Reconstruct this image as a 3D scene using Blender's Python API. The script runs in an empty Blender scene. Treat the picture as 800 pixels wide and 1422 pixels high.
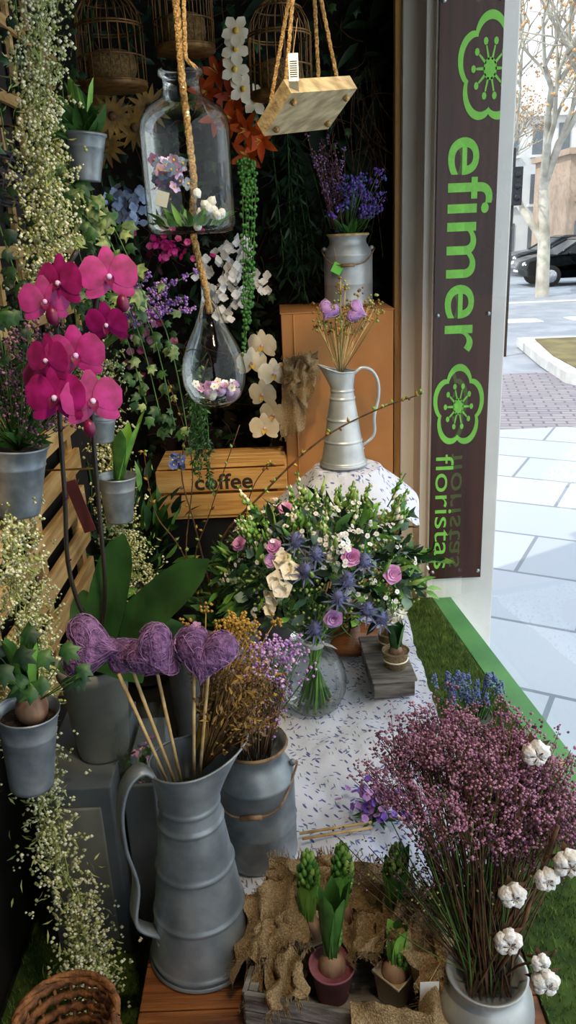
import bpy, math, random
from mathutils import Vector as V, Matrix, noise
R=random.Random(11)
pi=math.pi
sc=bpy.context.scene
# ------------------------------------------------------------------ materials
def hx(h):
    h=h.lstrip('#'); o=[]
    for i in (0,2,4):
        c=int(h[i:i+2],16)/255
        o.append(c/12.92 if c<=.04045 else ((c+.055)/1.055)**2.4)
    return (o[0],o[1],o[2],1)
def mat(name,c1,c2=None,scale=20,rough=.6,metal=0,bump=0,bscale=None,stretch=(1,1,1),lo=.35,hi=.65,spec=.5,detail=4):
    m=bpy.data.materials.new(name); m.use_nodes=True
    nt=m.node_tree; N=nt.nodes; L=nt.links; b=N['Principled BSDF']
    b.inputs['Roughness'].default_value=rough; b.inputs['Metallic'].default_value=metal
    b.inputs['Specular IOR Level'].default_value=spec
    tc=N.new('ShaderNodeTexCoord'); mp=N.new('ShaderNodeMapping'); mp.inputs['Scale'].default_value=stretch
    L.new(tc.outputs['Object'],mp.inputs['Vector'])
    nz=N.new('ShaderNodeTexNoise'); nz.inputs['Scale'].default_value=scale; nz.inputs['Detail'].default_value=detail
    L.new(mp.outputs[0],nz.inputs['Vector'])
    r=N.new('ShaderNodeValToRGB'); r.color_ramp.elements[0].position=lo; r.color_ramp.elements[1].position=hi
    r.color_ramp.elements[0].color=hx(c1); r.color_ramp.elements[1].color=hx(c2 or c1)
    L.new(nz.outputs['Fac'],r.inputs[0]); L.new(r.outputs[0],b.inputs['Base Color'])
    if bump:
        n2=N.new('ShaderNodeTexNoise'); n2.inputs['Scale'].default_value=bscale or scale*3; n2.inputs['Detail'].default_value=3
        L.new(mp.outputs[0],n2.inputs['Vector'])
        bp=N.new('ShaderNodeBump'); bp.inputs['Strength'].default_value=bump; bp.inputs['Distance'].default_value=.01
        L.new(n2.outputs['Fac'],bp.inputs['Height']); L.new(bp.outputs[0],b.inputs['Normal'])
    return m
def glass(name,tint,edge,refl=.35,base=.02,p0=.35):
    m=bpy.data.materials.new(name); m.use_nodes=True
    nt=m.node_tree; N=nt.nodes; L=nt.links; N.remove(N['Principled BSDF'])
    out=N['Material Output']
    t=N.new('ShaderNodeBsdfTransparent'); g=N.new('ShaderNodeBsdfGlossy'); g.inputs['Roughness'].default_value=.03
    lw=N.new('ShaderNodeLayerWeight'); lw.inputs['Blend'].default_value=.3
    rc=N.new('ShaderNodeValToRGB'); rc.color_ramp.elements[0].color=hx(tint); rc.color_ramp.elements[1].color=hx(edge); rc.color_ramp.elements[0].position=p0
    L.new(lw.outputs['Facing'],rc.inputs[0]); L.new(rc.outputs[0],t.inputs['Color'])
    mx=N.new('ShaderNodeMixShader'); ml=N.new('ShaderNodeMath'); ml.operation='MULTIPLY_ADD'
    ml.inputs[1].default_value=refl; ml.inputs[2].default_value=base
    L.new(lw.outputs['Fresnel'],ml.inputs[0]); L.new(ml.outputs[0],mx.inputs[0])
    L.new(t.outputs[0],mx.inputs[1]); L.new(g.outputs[0],mx.inputs[2]); L.new(mx.outputs[0],out.inputs['Surface'])
    return m
def brick(name,c1,c2,mortar,w,h,ms=.01,rot=0,rough=.7):
    m=mat(name,c1,c2,scale=1.5,rough=rough); nt=m.node_tree; N=nt.nodes; L=nt.links; b=N['Principled BSDF']
    bt=N.new('ShaderNodeTexBrick'); bt.inputs['Scale'].default_value=1; bt.inputs['Brick Width'].default_value=w
    bt.inputs['Row Height'].default_value=h; bt.inputs['Mortar Size'].default_value=ms
    bt.inputs['Color1'].default_value=hx(c1); bt.inputs['Color2'].default_value=hx(c2); bt.inputs['Mortar'].default_value=hx(mortar)
    mp=[n for n in N if n.type=='MAPPING'][0]; mp.inputs['Rotation'].default_value=(0,0,rot)
    L.new(mp.outputs[0],bt.inputs['Vector']); L.new(bt.outputs['Color'],b.inputs['Base Color'])
    return m
def fabric(name):
    m=mat(name,'#dcdfea','#cfd4e4',scale=6,rough=.9,bump=.15,bscale=250)
    nt=m.node_tree; N=nt.nodes; L=nt.links; b=N['Principled BSDF']
    ramp=[n for n in N if n.type=='VALTORGB'][0]; tc=[n for n in N if n.type=='TEX_COORD'][0]
    prev=ramp.outputs[0]
    for rot,col,s,th in ((.6,'#4f5a94',(78,26,26),.17),(-.9,'#6f6bb0',(84,28,28),.16),(.15,'#6e8a86',(120,22,22),.14),(1.3,'#5b679c',(90,30,30),.15)):
        mp=N.new('ShaderNodeMapping'); mp.inputs['Rotation'].default_value=(0,0,rot)
        mp.vector_type='TEXTURE'; mp.inputs['Scale'].default_value=(1/s[0],1/s[1],1/s[2])
        L.new(tc.outputs['Object'],mp.inputs['Vector'])
        vo=N.new('ShaderNodeTexVoronoi'); vo.inputs['Scale'].default_value=1
        L.new(mp.outputs[0],vo.inputs['Vector'])
        rr=N.new('ShaderNodeValToRGB')
        rr.color_ramp.elements[0].color=(1,1,1,1); rr.color_ramp.elements[0].position=th; rr.color_ramp.elements[1].color=(0,0,0,1); rr.color_ramp.elements[1].position=th+.06
        L.new(vo.outputs['Distance'],rr.inputs[0])
        mx=N.new('ShaderNodeMixRGB'); L.new(rr.outputs[0],mx.inputs[0]); L.new(prev,mx.inputs[1]); mx.inputs[2].default_value=hx(col)
        prev=mx.outputs[0]
    L.new(prev,b.inputs['Base Color'])
    return m
M={}
def dm(k,*a,**kw): M[k]=mat(k,*a,**kw)
dm('zinc','#747e85','#9aa3a8',scale=18,rough=.45,metal=.45,bump=.06)
dm('zinc_light','#a2a8aa','#c6cac9',scale=14,rough=.42,metal=.45,bump=.05)
dm('zinc_bucket','#77828a','#a3adb3',scale=25,rough=.42,metal=.5)
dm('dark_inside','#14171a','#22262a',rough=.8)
dm('pot_grey','#63655f','#7e8078',scale=9,rough=.7,bump=.1)
dm('soil','#1d130c','#3a281a',scale=60,rough=1,bump=.6)
dm('rust','#5d4029','#9a7d5b',scale=40,rough=.7)
dm('wood_warm','#c0873f','#e8b76f',scale=3,rough=.6,bump=.2,stretch=(1.5,18,18))
dm('wood_table','#5a3115','#94592a',scale=3,rough=.4,bump=.3,stretch=(1.6,18,18))
dm('wood_grey','#4f4b46','#918b84',scale=3,rough=.8,bump=.5,stretch=(3,18,18))
dm('wood_swing','#93805c','#c4b187',scale=3,rough=.7,bump=.2,stretch=(3,20,20))
dm('wood_slat','#a8814a','#d6b278',scale=3,rough=.7,bump=.2,stretch=(18,1.6,18))
dm('carton','#a56a35','#bf864a',scale=4,rough=.75)
dm('wall_dark','#120c08','#20150d',scale=3,rough=.9,stretch=(14,14,1))
dm('wall_side','#15110d','#211b14',scale=4,rough=.9)
dm('wall_white','#dcdcd6','#eceae4',scale=3,rough=.8,bump=.1,bscale=40)
dm('jamb_white','#e6e4dc','#f1eee6',scale=5,rough=.5)
dm('jamb_wood','#b9873f','#cf9f58',scale=3,rough=.5,stretch=(14,14,1))
dm('sign_brown','#321710','#44231a',scale=3,rough=.3,stretch=(20,20,1),spec=.4)
dm('sign_green','#79c946','#86d452',rough=.5)
dm('rope','#8a6a3d','#c3a066',scale=140,rough=.9,bump=.8,bscale=260)
dm('jute','#8f7448','#b89c6a',scale=260,rough=.95,bump=.9,bscale=500)
dm('burlap','#967850','#cbb084',scale=320,rough=.95,bump=.9,bscale=420)
dm('grass','#43601e','#788f38',scale=30,rough=.8)
dm('grass_base','#2a4118','#445e24',scale=40,rough=1)
dm('sill_green','#4f8f52','#64a45c',scale=6,rough=.55)
dm('leaf_green','#2b5522','#4d7f34',scale=25,rough=.5)
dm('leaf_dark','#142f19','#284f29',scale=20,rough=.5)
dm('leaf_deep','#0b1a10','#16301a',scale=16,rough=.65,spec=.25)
dm('leaf_orchid','#1b381a','#335c2b',scale=12,rough=.3)
dm('leaf_bright','#4f8a34','#86b94e',scale=18,rough=.4)
dm('leaf_euc','#5d7a6a','#86a08c',scale=20,rough=.6)
dm('leaf_ivy','#1f4525','#456f36',scale=50,rough=.45)
dm('leaf_varieg','#466f38','#a8b87c',scale=60,rough=.5)
dm('bud_green','#5e8c34','#a4bf62',scale=60,rough=.5)
dm('hy_bud','#2f6a2c','#6fa044',scale=70,rough=.45)
dm('pearl_green','#2a5f23','#458033',scale=60,rough=.4)
dm('gyp_white','#d2d3a0','#ecebce',scale=30,rough=.7)
dm('gyp_green','#83924a','#b0b56e',scale=30,rough=.7)
dm('stem_green','#3b5e28','#5d8138',rough=.5)
dm('stem_dark','#16140f','#2b2419',rough=.5)
dm('stem_brown','#3d2a1a','#6d4c2f',scale=60,rough=.8)
dm('ink','#2c2018','#3b2b1e',rough=.8)
dm('stem_straw','#b4925a','#d6bb84',scale=50,rough=.7)
dm('magenta','#84094f','#b01c7c',scale=45,rough=.45)
dm('magenta_deep','#4a042c','#780b44',scale=30,rough=.4)
dm('yellow','#d9a82e','#f0cc52',rough=.5)
dm('lilac','#b07fc0','#dba6d8',scale=40,rough=.6)
dm('lilac_pale','#caa6dc','#e8c9e6',scale=40,rough=.6)
dm('pink_rose','#c778b4','#eab0da',scale=40,rough=.55)
dm('cream','#efe2c0','#fff6e0',scale=30,rough=.6)
dm('white_petal','#e6e3da','#ffffff',scale=20,rough=.55)
dm('thistle','#4d5078','#737aa2',scale=60,rough=.7)
dm('blue_flower','#44549a','#7285c0',scale=60,rough=.6)
dm('pale_blue','#5d7196','#8c9eba',scale=40,rough=.6)
dm('violet','#5a3aa0','#8d62cf',scale=60,rough=.6)
dm('statice','#8a5fa6','#bd93cf',scale=60,rough=.7)
dm('limonium','#8f5873','#c995ae',scale=30,rough=.8)
dm('limonium_deep','#63395a','#93607e',scale=30,rough=.8)
dm('plum','#3d2436','#6b4460',scale=50,rough=.8)
dm('sisal','#5c3c66','#94699a',scale=90,rough=.9,bump=.9,bscale=200)
dm('sisal_fibre','#7d5688','#b083b4',scale=60,rough=.8)
dm('dried','#5c4524','#8f6f3c',scale=50,rough=.9)
dm('dried_yellow','#93702a','#c39a42',scale=50,rough=.9)
dm('dried_brown','#4a3524','#83664a',scale=50,rough=.9)
dm('sun_petal','#5d4516','#8f6d26',scale=30,rough=.7)
dm('cotton','#e9e2d6','#ffffff',scale=60,rough=1,bump=.6,bscale=120)
dm('orange','#a8350a','#dc5f1c',scale=20,rough=.5)
dm('cage','#513818','#856232',scale=40,rough=.5,metal=.4)
dm('cage_nest','#5a4526','#84683c',scale=120,rough=1,bump=.8,bscale=200)
dm('bulb','#6b4a38','#a8876b',scale=40,rough=.7,stretch=(1,1,.2))
dm('pot_pink','#8a4a55','#a36670',rough=.6)
dm('pot_cream','#b8a88c','#d6c8ac',rough=.6)
dm('tag_red','#4a1512','#6b221c',rough=.7)
dm('box_grey','#474e53','#62696d',scale=6,rough=.7,bump=.1)
dm('wicker','#5a3418','#9a6332',scale=70,rough=.7,bump=.4)
dm('rattan','#3f3f46','#63636c',scale=70,rough=.7)
dm('ceiling','#3a2e22','#4a3c2d',rough=.9)
dm('floor_wood','#3c2a1c','#55402c',scale=3,rough=.6,stretch=(16,1,1))
dm('paint_black','#101010','#1c1c1c',rough=.5)
dm('label','#e8e8e0','#f4f4ee',rough=.6)
dm('tag_green','#5fbf3a','#74d04a',rough=.5)
dm('asphalt','#8791a0','#a0a8b4',scale=2,rough=.9)
dm('kerb','#b4b6b8','#cfd0d0',scale=4,rough=.8)
dm('bed_soil','#5f5640','#7f7852',scale=3,rough=1)
dm('road_white','#e6e8ea','#f2f2f2',rough=.8)
dm('bark','#a19a8c','#d2cdc0',scale=3,rough=.9)
dm('leaf_autumn','#b8895a','#d9b488',rough=.8)
dm('leaf_fallen','#a3835a','#c7a87a',scale=40,rough=.8)
dm('car_paint','#14181d','#1e242b',rough=.15,metal=.4)
dm('car_paint2','#2a3038','#3a424c',rough=.2,metal=.4)
dm('car_glass','#0b0f14','#141a20',rough=.08)
dm('tyre','#0c0c0c','#161616',rough=.8)
dm('alloy','#9aa0a6','#c0c4c8',rough=.3,metal=.8)
dm('lamp_white','#e8e8e8','#ffffff',rough=.2)
dm('facade_white','#d3d7da','#e4e6e6',scale=1,rough=.8)
dm('facade_brown','#b09a88','#c4ae9a',scale=1,rough=.8)
dm('win_dark','#5f686f','#727b82',rough=.3)
M['fabric']=fabric('lavender_print_fabric')
M['glass']=glass('clear_glass','#fafdfb','#7f938c',.6,.014,.5)
M['pane']=glass('window_pane','#fafcfb','#f0f6f4',.17,.006,.3)
M['paving']=brick('stone_paving','#a8b1c0','#bac1ce','#7c8592',.85,.6,.012,.5)
M['pav_brick']=brick('brick_paving','#848290','#98949c','#64646e',.22,.11,.012,.2)
# ------------------------------------------------------------------ mesh builder
class MB:
    def __init__(s,name): s.name=name; s.v=[]; s.f=[]; s.mi=[]; s.sm=[]; s.mats=[]
    def add(s,vs,fs,m,smooth=True):
        if m not in s.mats: s.mats.append(m)
        k=s.mats.index(m); o=len(s.v)
        s.v.extend([tuple(x) for x in vs])
        for f in fs: s.f.append([i+o for i in f]); s.mi.append(k); s.sm.append(smooth)
    def build(s,bevel=0,parent=None,clamp=None):
        if clamp: s.v=[(min(max(x,clamp[0]),clamp[1]),min(y,clamp[2]),max(z,clamp[3])) for x,y,z in s.v]
        me=bpy.data.meshes.new(s.name); me.from_pydata(s.v,[],s.f)
        for m in s.mats: me.materials.append(M[m])
        me.polygons.foreach_set('material_index',s.mi); me.polygons.foreach_set('use_smooth',s.sm); me.update()
        o=bpy.data.objects.new(s.name,me); sc.collection.objects.link(o)
        if bevel:
            q=o.modifiers.new('bevel','BEVEL'); q.width=bevel; q.segments=2; q.limit_method='ANGLE'
        if parent: o.parent=parent
        return o
CL=(-.565,.375,2.94,.30)
def rv(a=1): return V((R.uniform(-a,a),R.uniform(-a,a),R.uniform(-a,a)))
def rdir():
    while 1:
        d=rv()
        if .05<d.length<1: return d.normalized()
def perp(d):
    a=V((0,0,1)) if abs(d.z)<.9 else V((1,0,0))
    return d.cross(a).normalized()
def tube(mb,pts,r,m,n=5,cap=True):
    pts=[V(p) for p in pts]; k=len(pts)
    rr=r if isinstance(r,(list,tuple)) else [r]*k
    vs=[]; nrm=None
    for i in range(k):
        t=(pts[min(i+1,k-1)]-pts[max(i-1,0)])
        t=t.normalized() if t.length>1e-9 else V((0,0,1))
        if nrm is None: nrm=perp(t)
        else:
            nrm=nrm-t*nrm.dot(t); nrm=nrm.normalized() if nrm.length>1e-6 else perp(t)
        b=t.cross(nrm)
        for j in range(n):
            a=2*pi*j/n; vs.append(pts[i]+(nrm*math.cos(a)+b*math.sin(a))*rr[i])
    fs=[]
    for i in range(k-1):
        for j in range(n):
            j2=(j+1)%n; fs.append((i*n+j,i*n+j2,(i+1)*n+j2,(i+1)*n+j))
    if cap and n>2: fs.append(tuple(range(n))[::-1]); fs.append(tuple((k-1)*n+j for j in range(n)))
    mb.add(vs,fs,m)
def smooth(pts,k=4):
    pts=[V(p) for p in pts]; o=[]
    for i in range(len(pts)-1):
        p0=pts[max(i-1,0)];p1=pts[i];p2=pts[i+1];p3=pts[min(i+2,len(pts)-1)]
        for j in range(k):
            t=j/k
            o.append(.5*((2*p1)+(p2-p0)*t+(2*p0-5*p1+4*p2-p3)*t*t+(3*p1-p0-3*p2+p3)*t*t*t))
    o.append(pts[-1]); return o
def arc(a,b,bend,k=4):
    a=V(a);b=V(b);c=(a+b)/2+V(bend); return [a*(1-t)**2+c*2*t*(1-t)+b*t*t for t in [i/k for i in range(k+1)]]
def ribbon(mb,pts,w,th,side,m):
    side=V(side).normalized(); pts=[V(p) for p in pts]; vs=[];k=len(pts)
    for i in range(k):
        t=(pts[min(i+1,k-1)]-pts[max(i-1,0)]).normalized(); nn=side.cross(t).normalized()
        for a,b in ((-1,-1),(1,-1),(1,1),(-1,1)): vs.append(pts[i]+side*w/2*a+nn*th/2*b)
    fs=[]
    for i in range(k-1):
        for j in range(4): j2=(j+1)%4; fs.append((i*4+j,i*4+j2,i*4+4+j2,i*4+4+j))
    fs+= [(0,1,2,3),(k*4-4,k*4-3,k*4-2,k*4-1)]
    mb.add(vs,fs,m)
def lathe(mb,c,prof,m,n=32,mtx=None):
    c=V(c); vs=[];fs=[]
    for r,z in prof:
        for j in range(n):
            a=2*pi*j/n; p=V((r*math.cos(a),r*math.sin(a),z))
            if mtx: p=mtx@p
            vs.append(c+p)
    for i in range(len(prof)-1):
        for j in range(n):
            j2=(j+1)%n; fs.append((i*n+j,i*n+j2,(i+1)*n+j2,(i+1)*n+j))
    mb.add(vs,fs,m)
def octa(mb,c,r,m,d=None,l=1.0):
    c=V(c)
    if d is None:
        vs=[c+V(x)*r for x in ((1,0,0),(0,1,0),(-1,0,0),(0,-1,0))]+[c+V((0,0,r*l)),c-V((0,0,r*l))]
    else:
        d=d.normalized(); a=perp(d); b=d.cross(a); vs=[c+a*r,c+b*r,c-a*r,c-b*r,c+d*r*l,c-d*r*l]
    mb.add(vs,[(0,1,4),(1,2,4),(2,3,4),(3,0,4),(1,0,5),(2,1,5),(3,2,5),(0,3,5)],m)
def ball(mb,c,r,m,n=10,k=6,mtx=None,lump=0,seed=0):
    c=V(c); rx,ry,rz=(r,r,r) if not isinstance(r,(tuple,list)) else r
    vs=[];fs=[]
    for i in range(k+1):
        th=pi*i/k
        for j in range(n):
            a=2*pi*j/n; d=V((math.sin(th)*math.cos(a),math.sin(th)*math.sin(a),math.cos(th)))
            q=1+lump*noise.noise(d*2.3+V((seed,seed*.7,0)))
            p=V((d.x*rx*q,d.y*ry*q,d.z*rz*q))
            if mtx: p=mtx@p
            vs.append(c+p)
    for i in range(k):
        for j in range(n):
            j2=(j+1)%n; fs.append((i*n+j,(i+1)*n+j,(i+1)*n+j2,i*n+j2))
    mb.add(vs,fs,m)
def box(mb,c,s,m,rz=0,mtx=None):
    c=V(c); q=mtx or Matrix.Rotation(rz,3,'Z')
    vs=[c+q@V((x*s[0]/2,y*s[1]/2,z*s[2]/2)) for z in (-1,1) for y in (-1,1) for x in (-1,1)]
    mb.add(vs,[(0,2,3,1),(4,5,7,6),(0,1,5,4),(2,6,7,3),(0,4,6,2),(1,3,7,5)],m,False)
def prism(mb,poly,z0,z1,m):
    n=len(poly); vs=[(x,y,z0) for x,y in poly]+[(x,y,z1) for x,y in poly]
    mb.add(vs,[tuple(range(n))[::-1],tuple(range(n,2*n))]+[(i,(i+1)%n,n+(i+1)%n,n+i) for i in range(n)],m,False)
PR={'lance':lambda t:math.sin(pi*min(1,t**.75))**.8,'strap':lambda t:(.75+.25*math.sin(pi*t))*(1 if t<.75 else max(.05,math.sqrt(max(0,1-((t-.75)/.25)**2)))),
    'round':lambda t:math.sqrt(max(0,math.sin(pi*t**1.3))),'petal':lambda t:max(.12,math.sin(pi*t**1.5)**.6),
    'oblong':lambda t:max(.25,math.sin(pi*min(1,.12+.88*t))**.55)}
def leaf(mb,base,d,L,W,m,up=None,curl=.3,n=4,shape='lance',fold=.25,wave=0):
    base=V(base); d=V(d).normalized(); up=V(up) if up is not None else rdir()
    s=d.cross(up)
    if s.length<1e-3: s=perp(d)
    s.normalize(); nn=s.cross(d).normalized(); f=PR[shape]; vs=[]
    for i in range(n+1):
        t=i/n; w=W*.5*max(.03,f(min(.999,max(0.001,t)))); p=base+d*L*t*(1-.15*abs(curl)*t)-nn*curl*L*t*t
        wv=nn*wave*W*math.sin(t*9)
        vs+= [p-s*w+nn*fold*w+wv,p,p+s*w+nn*fold*w-wv]
    fs=[]
    for i in range(n): a=i*3; fs+= [(a,a+1,a+4,a+3),(a+1,a+2,a+5,a+4)]
    mb.add(vs,fs,m)
IV=[(0,1.0),(28,.5),(52,.82),(85,.45),(118,.62),(160,.5),(200,.5),(242,.62),(275,.45),(308,.82),(332,.5)]
def ivyleaf(mb,c,d,up,s,m):
    c=V(c); d=V(d).normalized(); sd=d.cross(V(up))
    if sd.length<1e-3: sd=perp(d)
    sd.normalize(); nn=sd.cross(d).normalized()
    vs=[c+nn*.12*s]+[c+(d*math.cos(math.radians(a))+sd*math.sin(math.radians(a)))*s*r*.6-nn*.1*s*r for a,r in IV]
    n=len(IV); mb.add(vs,[(0,1+i,1+(i+1)%n) for i in range(n)],m)
def bloom(mb,c,nrm,Rd,n,m,cm=None,cup=.3,shape='petal',wid=.8,tw=0,wave=0):
    c=V(c); nrm=V(nrm).normalized(); a=perp(nrm); b=nrm.cross(a)
    for i in range(n):
        t=2*pi*i/n+tw; rad=a*math.cos(t)+b*math.sin(t)
        leaf(mb,c,rad*math.cos(cup)+nrm*math.sin(cup),Rd,Rd*wid,m,up=nrm*math.cos(cup)-rad*math.sin(cup),curl=.15,n=4,shape=shape,fold=.15,wave=wave)
    if cm: ball(mb,c+nrm*Rd*.12,Rd*.2,cm,6,4)
def rose(mb,c,nrm,Rd,m):
    for k,(s,cu) in enumerate(((1,.35),(.85,.75),(.65,1.05),(.45,1.3))):
        bloom(mb,c,nrm,Rd*s,5,m,None,cu,'round',1.15,tw=k*.6,wave=.05)
def thistle(mb,c,r,m):
    ball(mb,c,(r*.6,r*.6,r*.8),m,8,5)
    for i in range(60):
        d=rdir(); tube(mb,[V(c)+d*r*.5,V(c)+d*r],[r*.06,.0003],m,3,False)
    bloom(mb,V(c)-V((0,0,r*.5)),(0,-.5,.8),r*1.8,9,m,None,.2,'lance',.12)
def gyp(mb,path,rad,n,white='gyp_white',sz=.0033,lv=.4):
    pts=smooth(path,6)
    for s in range(3): tube(mb,[p+rv(rad*.3) for p in pts],.0012,'gyp_green',4)
    for i in range(n):
        p=R.choice(pts)+V((R.gauss(0,rad*.55),R.gauss(0,rad*.55),R.gauss(0,rad*.6)))
        if R.random()<lv: leaf(mb,p,rdir()+V((0,0,-.6)),R.uniform(.012,.024),.004,'gyp_green',n=2)
        else:
            for k in range(3): octa(mb,p+rv(.006),sz*R.uniform(.6,1.3),white if R.random()<.66 else 'gyp_green')
def ivy(mb,path,n,size,m1,m2,spread):
    pts=smooth(path,6); tube(mb,pts,.0015,'stem_green',4)
    for i in range(n):
        p=R.choice(pts)+rv(spread)
        ivyleaf(mb,p,V((R.uniform(-.6,.6),R.uniform(-.6,.2),R.uniform(-1,.2))),V((R.uniform(-.4,.4),-1,R.uniform(0,.8))),size*R.uniform(.6,1.2),R.choice((m1,m1,m2)))
# ------------------------------------------------------------------ room shell
def ex(y): return .56+.12*(2.05-y)
b=MB('wall_back'); box(b,(-.1,3.0,1.2),(1.1,.1,2.9),'wall_dark'); b.build()
b=MB('wall_left'); box(b,(-.62,.5,1.2),(.1,5.1,2.9),'wall_side'); b.build()
b=MB('wall_right'); box(b,(.43,2.8,1.2),(.1,.4,2.9),'wall_side'); b.build()
b=MB('wall_rear'); box(b,(-.12,-2.05,1.2),(1.1,.1,2.9),'wall_side'); b.build()
b=MB('ceiling'); box(b,(-.05,.5,2.7),(1.5,5.2,.1),'ceiling'); prism(b,[(.7,-2.1),(1.0,-2.1),(.62,2.4),(.6,2.4)],2.65,2.75,'ceiling'); b.build()
b=MB('floor'); prism(b,[(-.6,-2),(.9,-2),(.5,2.36),(.4,2.95),(-.6,2.95)],-.26,-.2,'floor_wood'); b.build()
b=MB('wall_front'); prism(b,[(.46,2.36),(.66,2.36),(.66,2.62),(.46,2.62)],-.25,3.6,'wall_white'); b.build(bevel=.004)
b=MB('trim_1')
box(b,(.405,2.56,1.5),(.05,.06,2.3),'jamb_white'); box(b,(.44,2.47,1.5),(.035,.14,2.3),'jamb_white'); box(b,(.372,2.58,1.5),(.02,.04,2.3),'jamb_wood')
box(b,(.452,2.385,1.5),(.02,.05,2.3),'jamb_white')
b.build(bevel=.003)
b=MB('window_sill'); prism(b,[(.40,-1),(ex(-1),-1),(ex(2.36),2.36),(.40,2.36)],-.25,.44,'wall_white')
prism(b,[(ex(-1)-.09,-1),(ex(-1),-1),(ex(2.36),2.36),(ex(2.36)-.06,2.36)],.44,.452,'sill_green')
b.build()
b=MB('window_1'); y0,y1=-1,2.355
vs=[(ex(y0)-.02,y0,.452),(ex(y1)-.02,y1,.452),(ex(y1)-.02,y1,2.65),(ex(y0)-.02,y0,2.65)]
b.add(vs,[(0,1,2,3)],'pane',False); b.build()
b=MB('artificial_turf_strip'); prism(b,[(.365,.7),(ex(.7)-.095,.7),(ex(2.36)-.06,2.36),(.345,2.36)],.44,.455,'grass_base')
for i in range(12000):
    y=R.uniform(.72,2.35); t=R.random(); x=.36*(1-t)+(ex(y)-.07)*t
    d=V((R.uniform(-.5,.5),R.uniform(-.5,.5),1)); s=perp(d)*.0012; q=V((x,y,.454)); s.rotate(Matrix.Rotation(R.random()*6,3,'Z'))
    b.add([q-s,q+s,q+d*R.uniform(.008,.016)],[(0,1,2)],'grass')
b.build()
b=MB('display_table')
for i in range(5): box(b,(.045,.72+i*.082,.437),(.63,.08,.026),'wood_table')
box(b,(.045,1.73,.437),(.63,1.2,.026),'wood_table'); box(b,(.045,1.5,.12),(.60,1.6,.6),'paint_black')
b.build(bevel=.002)
b=MB('display_platform'); box(b,(-.42,1.3,.04),(.29,1.9,.48),'paint_black'); b.build()
b=MB('artificial_turf_mat'); box(b,(-.42,1.1,.284),(.27,1.1,.008),'grass_base')
for i in range(9000):
    q=V((R.uniform(-.55,-.28),R.uniform(.6,1.6),.287)); d=V((R.uniform(-.5,.5),R.uniform(-.5,.5),1)); a=R.random()*6; s=V((math.cos(a),math.sin(a),0))*.0012
    b.add([q-s,q+s,q+d*R.uniform(.008,.018)],[(0,1,2)],'grass')
b.build()
b=MB('printed_table_cloth'); nx,ny=70,130; vs=[];fs=[]
for j in range(ny+1):
    for i in range(nx+1):
        x=-.24+.60*i/nx; y=1.15+1.17*j/ny
        z=.4525+.028*abs(noise.noise(V((x*6+y*4,y*5-x*2,0))))**1.2+.006*abs(noise.noise(V((x*22,y*20,3))))
        if i in(0,nx) or j in(0,ny): z=.4515
        vs.append((x+.014*noise.noise(V((y*7,x*3,1))),y+.02*noise.noise(V((x*9,0,1))),z))
for j in range(ny):
    for i in range(nx): a=j*(nx+1)+i; fs.append((a,a+1,a+nx+2,a+nx+1))
b.add(vs,fs,'fabric'); b.build()
# ------------------------------------------------------------------ vessels
def jug(name,base,H,r0,r1,spa,ha,m,hr=.1,hw=.016,thin=False):
    b=MB(name); base=V(base); n=56; vs=[];fs=[]; rows=[]; N=120
    for i in range(N+1):
        t=i/N; zz=t*H
        if t<.80: r=r0+(r1-r0)*(t/.80)
        else: r=r1*(1+.22*((t-.80)/.2)**1.5)
        for c in (.04,.27,.50,.72,.80): r+=.0032*math.exp(-((t-c)/.0075)**2)
        rows.append((r,zz,t))
    for r,z,t in rows:
        w0=max(0,(t-.80)/.2)
        for j in range(n):
            a=2*pi*j/n; w=max(0,math.cos(a-spa))**3*w0**1.3; wb=max(0,-math.cos(a-spa))**2*w0
            rr=r+w*r1*.95; zz=z+w*H*.075-wb*H*.012
            vs.append(base+V((rr*math.cos(a),rr*math.sin(a),zz)))
    for i in range(N):
        for j in range(n): j2=(j+1)%n; fs.append((i*n+j,i*n+j2,(i+1)*n+j2,(i+1)*n+j))
    fs.append(tuple(range(n))[::-1]); b.add(vs,fs,m)
    tube(b,[vs[N*n+j] for j in range(n)]+[vs[N*n]],.0022,m,6,False)
    lathe(b,base,[(r0+.001,0),(r0+.004,.004),(r0+.001,.009)],m,n)
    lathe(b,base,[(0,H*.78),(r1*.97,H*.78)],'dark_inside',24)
    u=V((math.cos(ha),math.sin(ha),0)); sd=V((-math.sin(ha),math.cos(ha),0))
    P=[(r1*1.1,.97),(r1+hr*.35,1.02),(r1+hr*.75,.985),(r1+hr,.87),(r1+hr*1.02,.70),(r1+hr*.85,.50),(r0+hr*.35,.30),(r0*.86,.19),(r0*.9,.15)]
    pts=smooth([base+u*r+V((0,0,z*H)) for r,z in P],5)
    if thin: tube(b,pts,.0045,m,8)
    else: ribbon(b,pts,hw,.005,sd,m)
    return b
jug('zinc_jug',(-.177,1.04,.4505),.385,.088,.047,math.radians(20),math.radians(206),'zinc',hr=.062,hw=.030).build()
jug('zinc_jug',(.155,2.05,1.012),.25,.060,.029,math.radians(190),math.radians(5),'zinc_light',hr=.065,thin=True).build()
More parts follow.
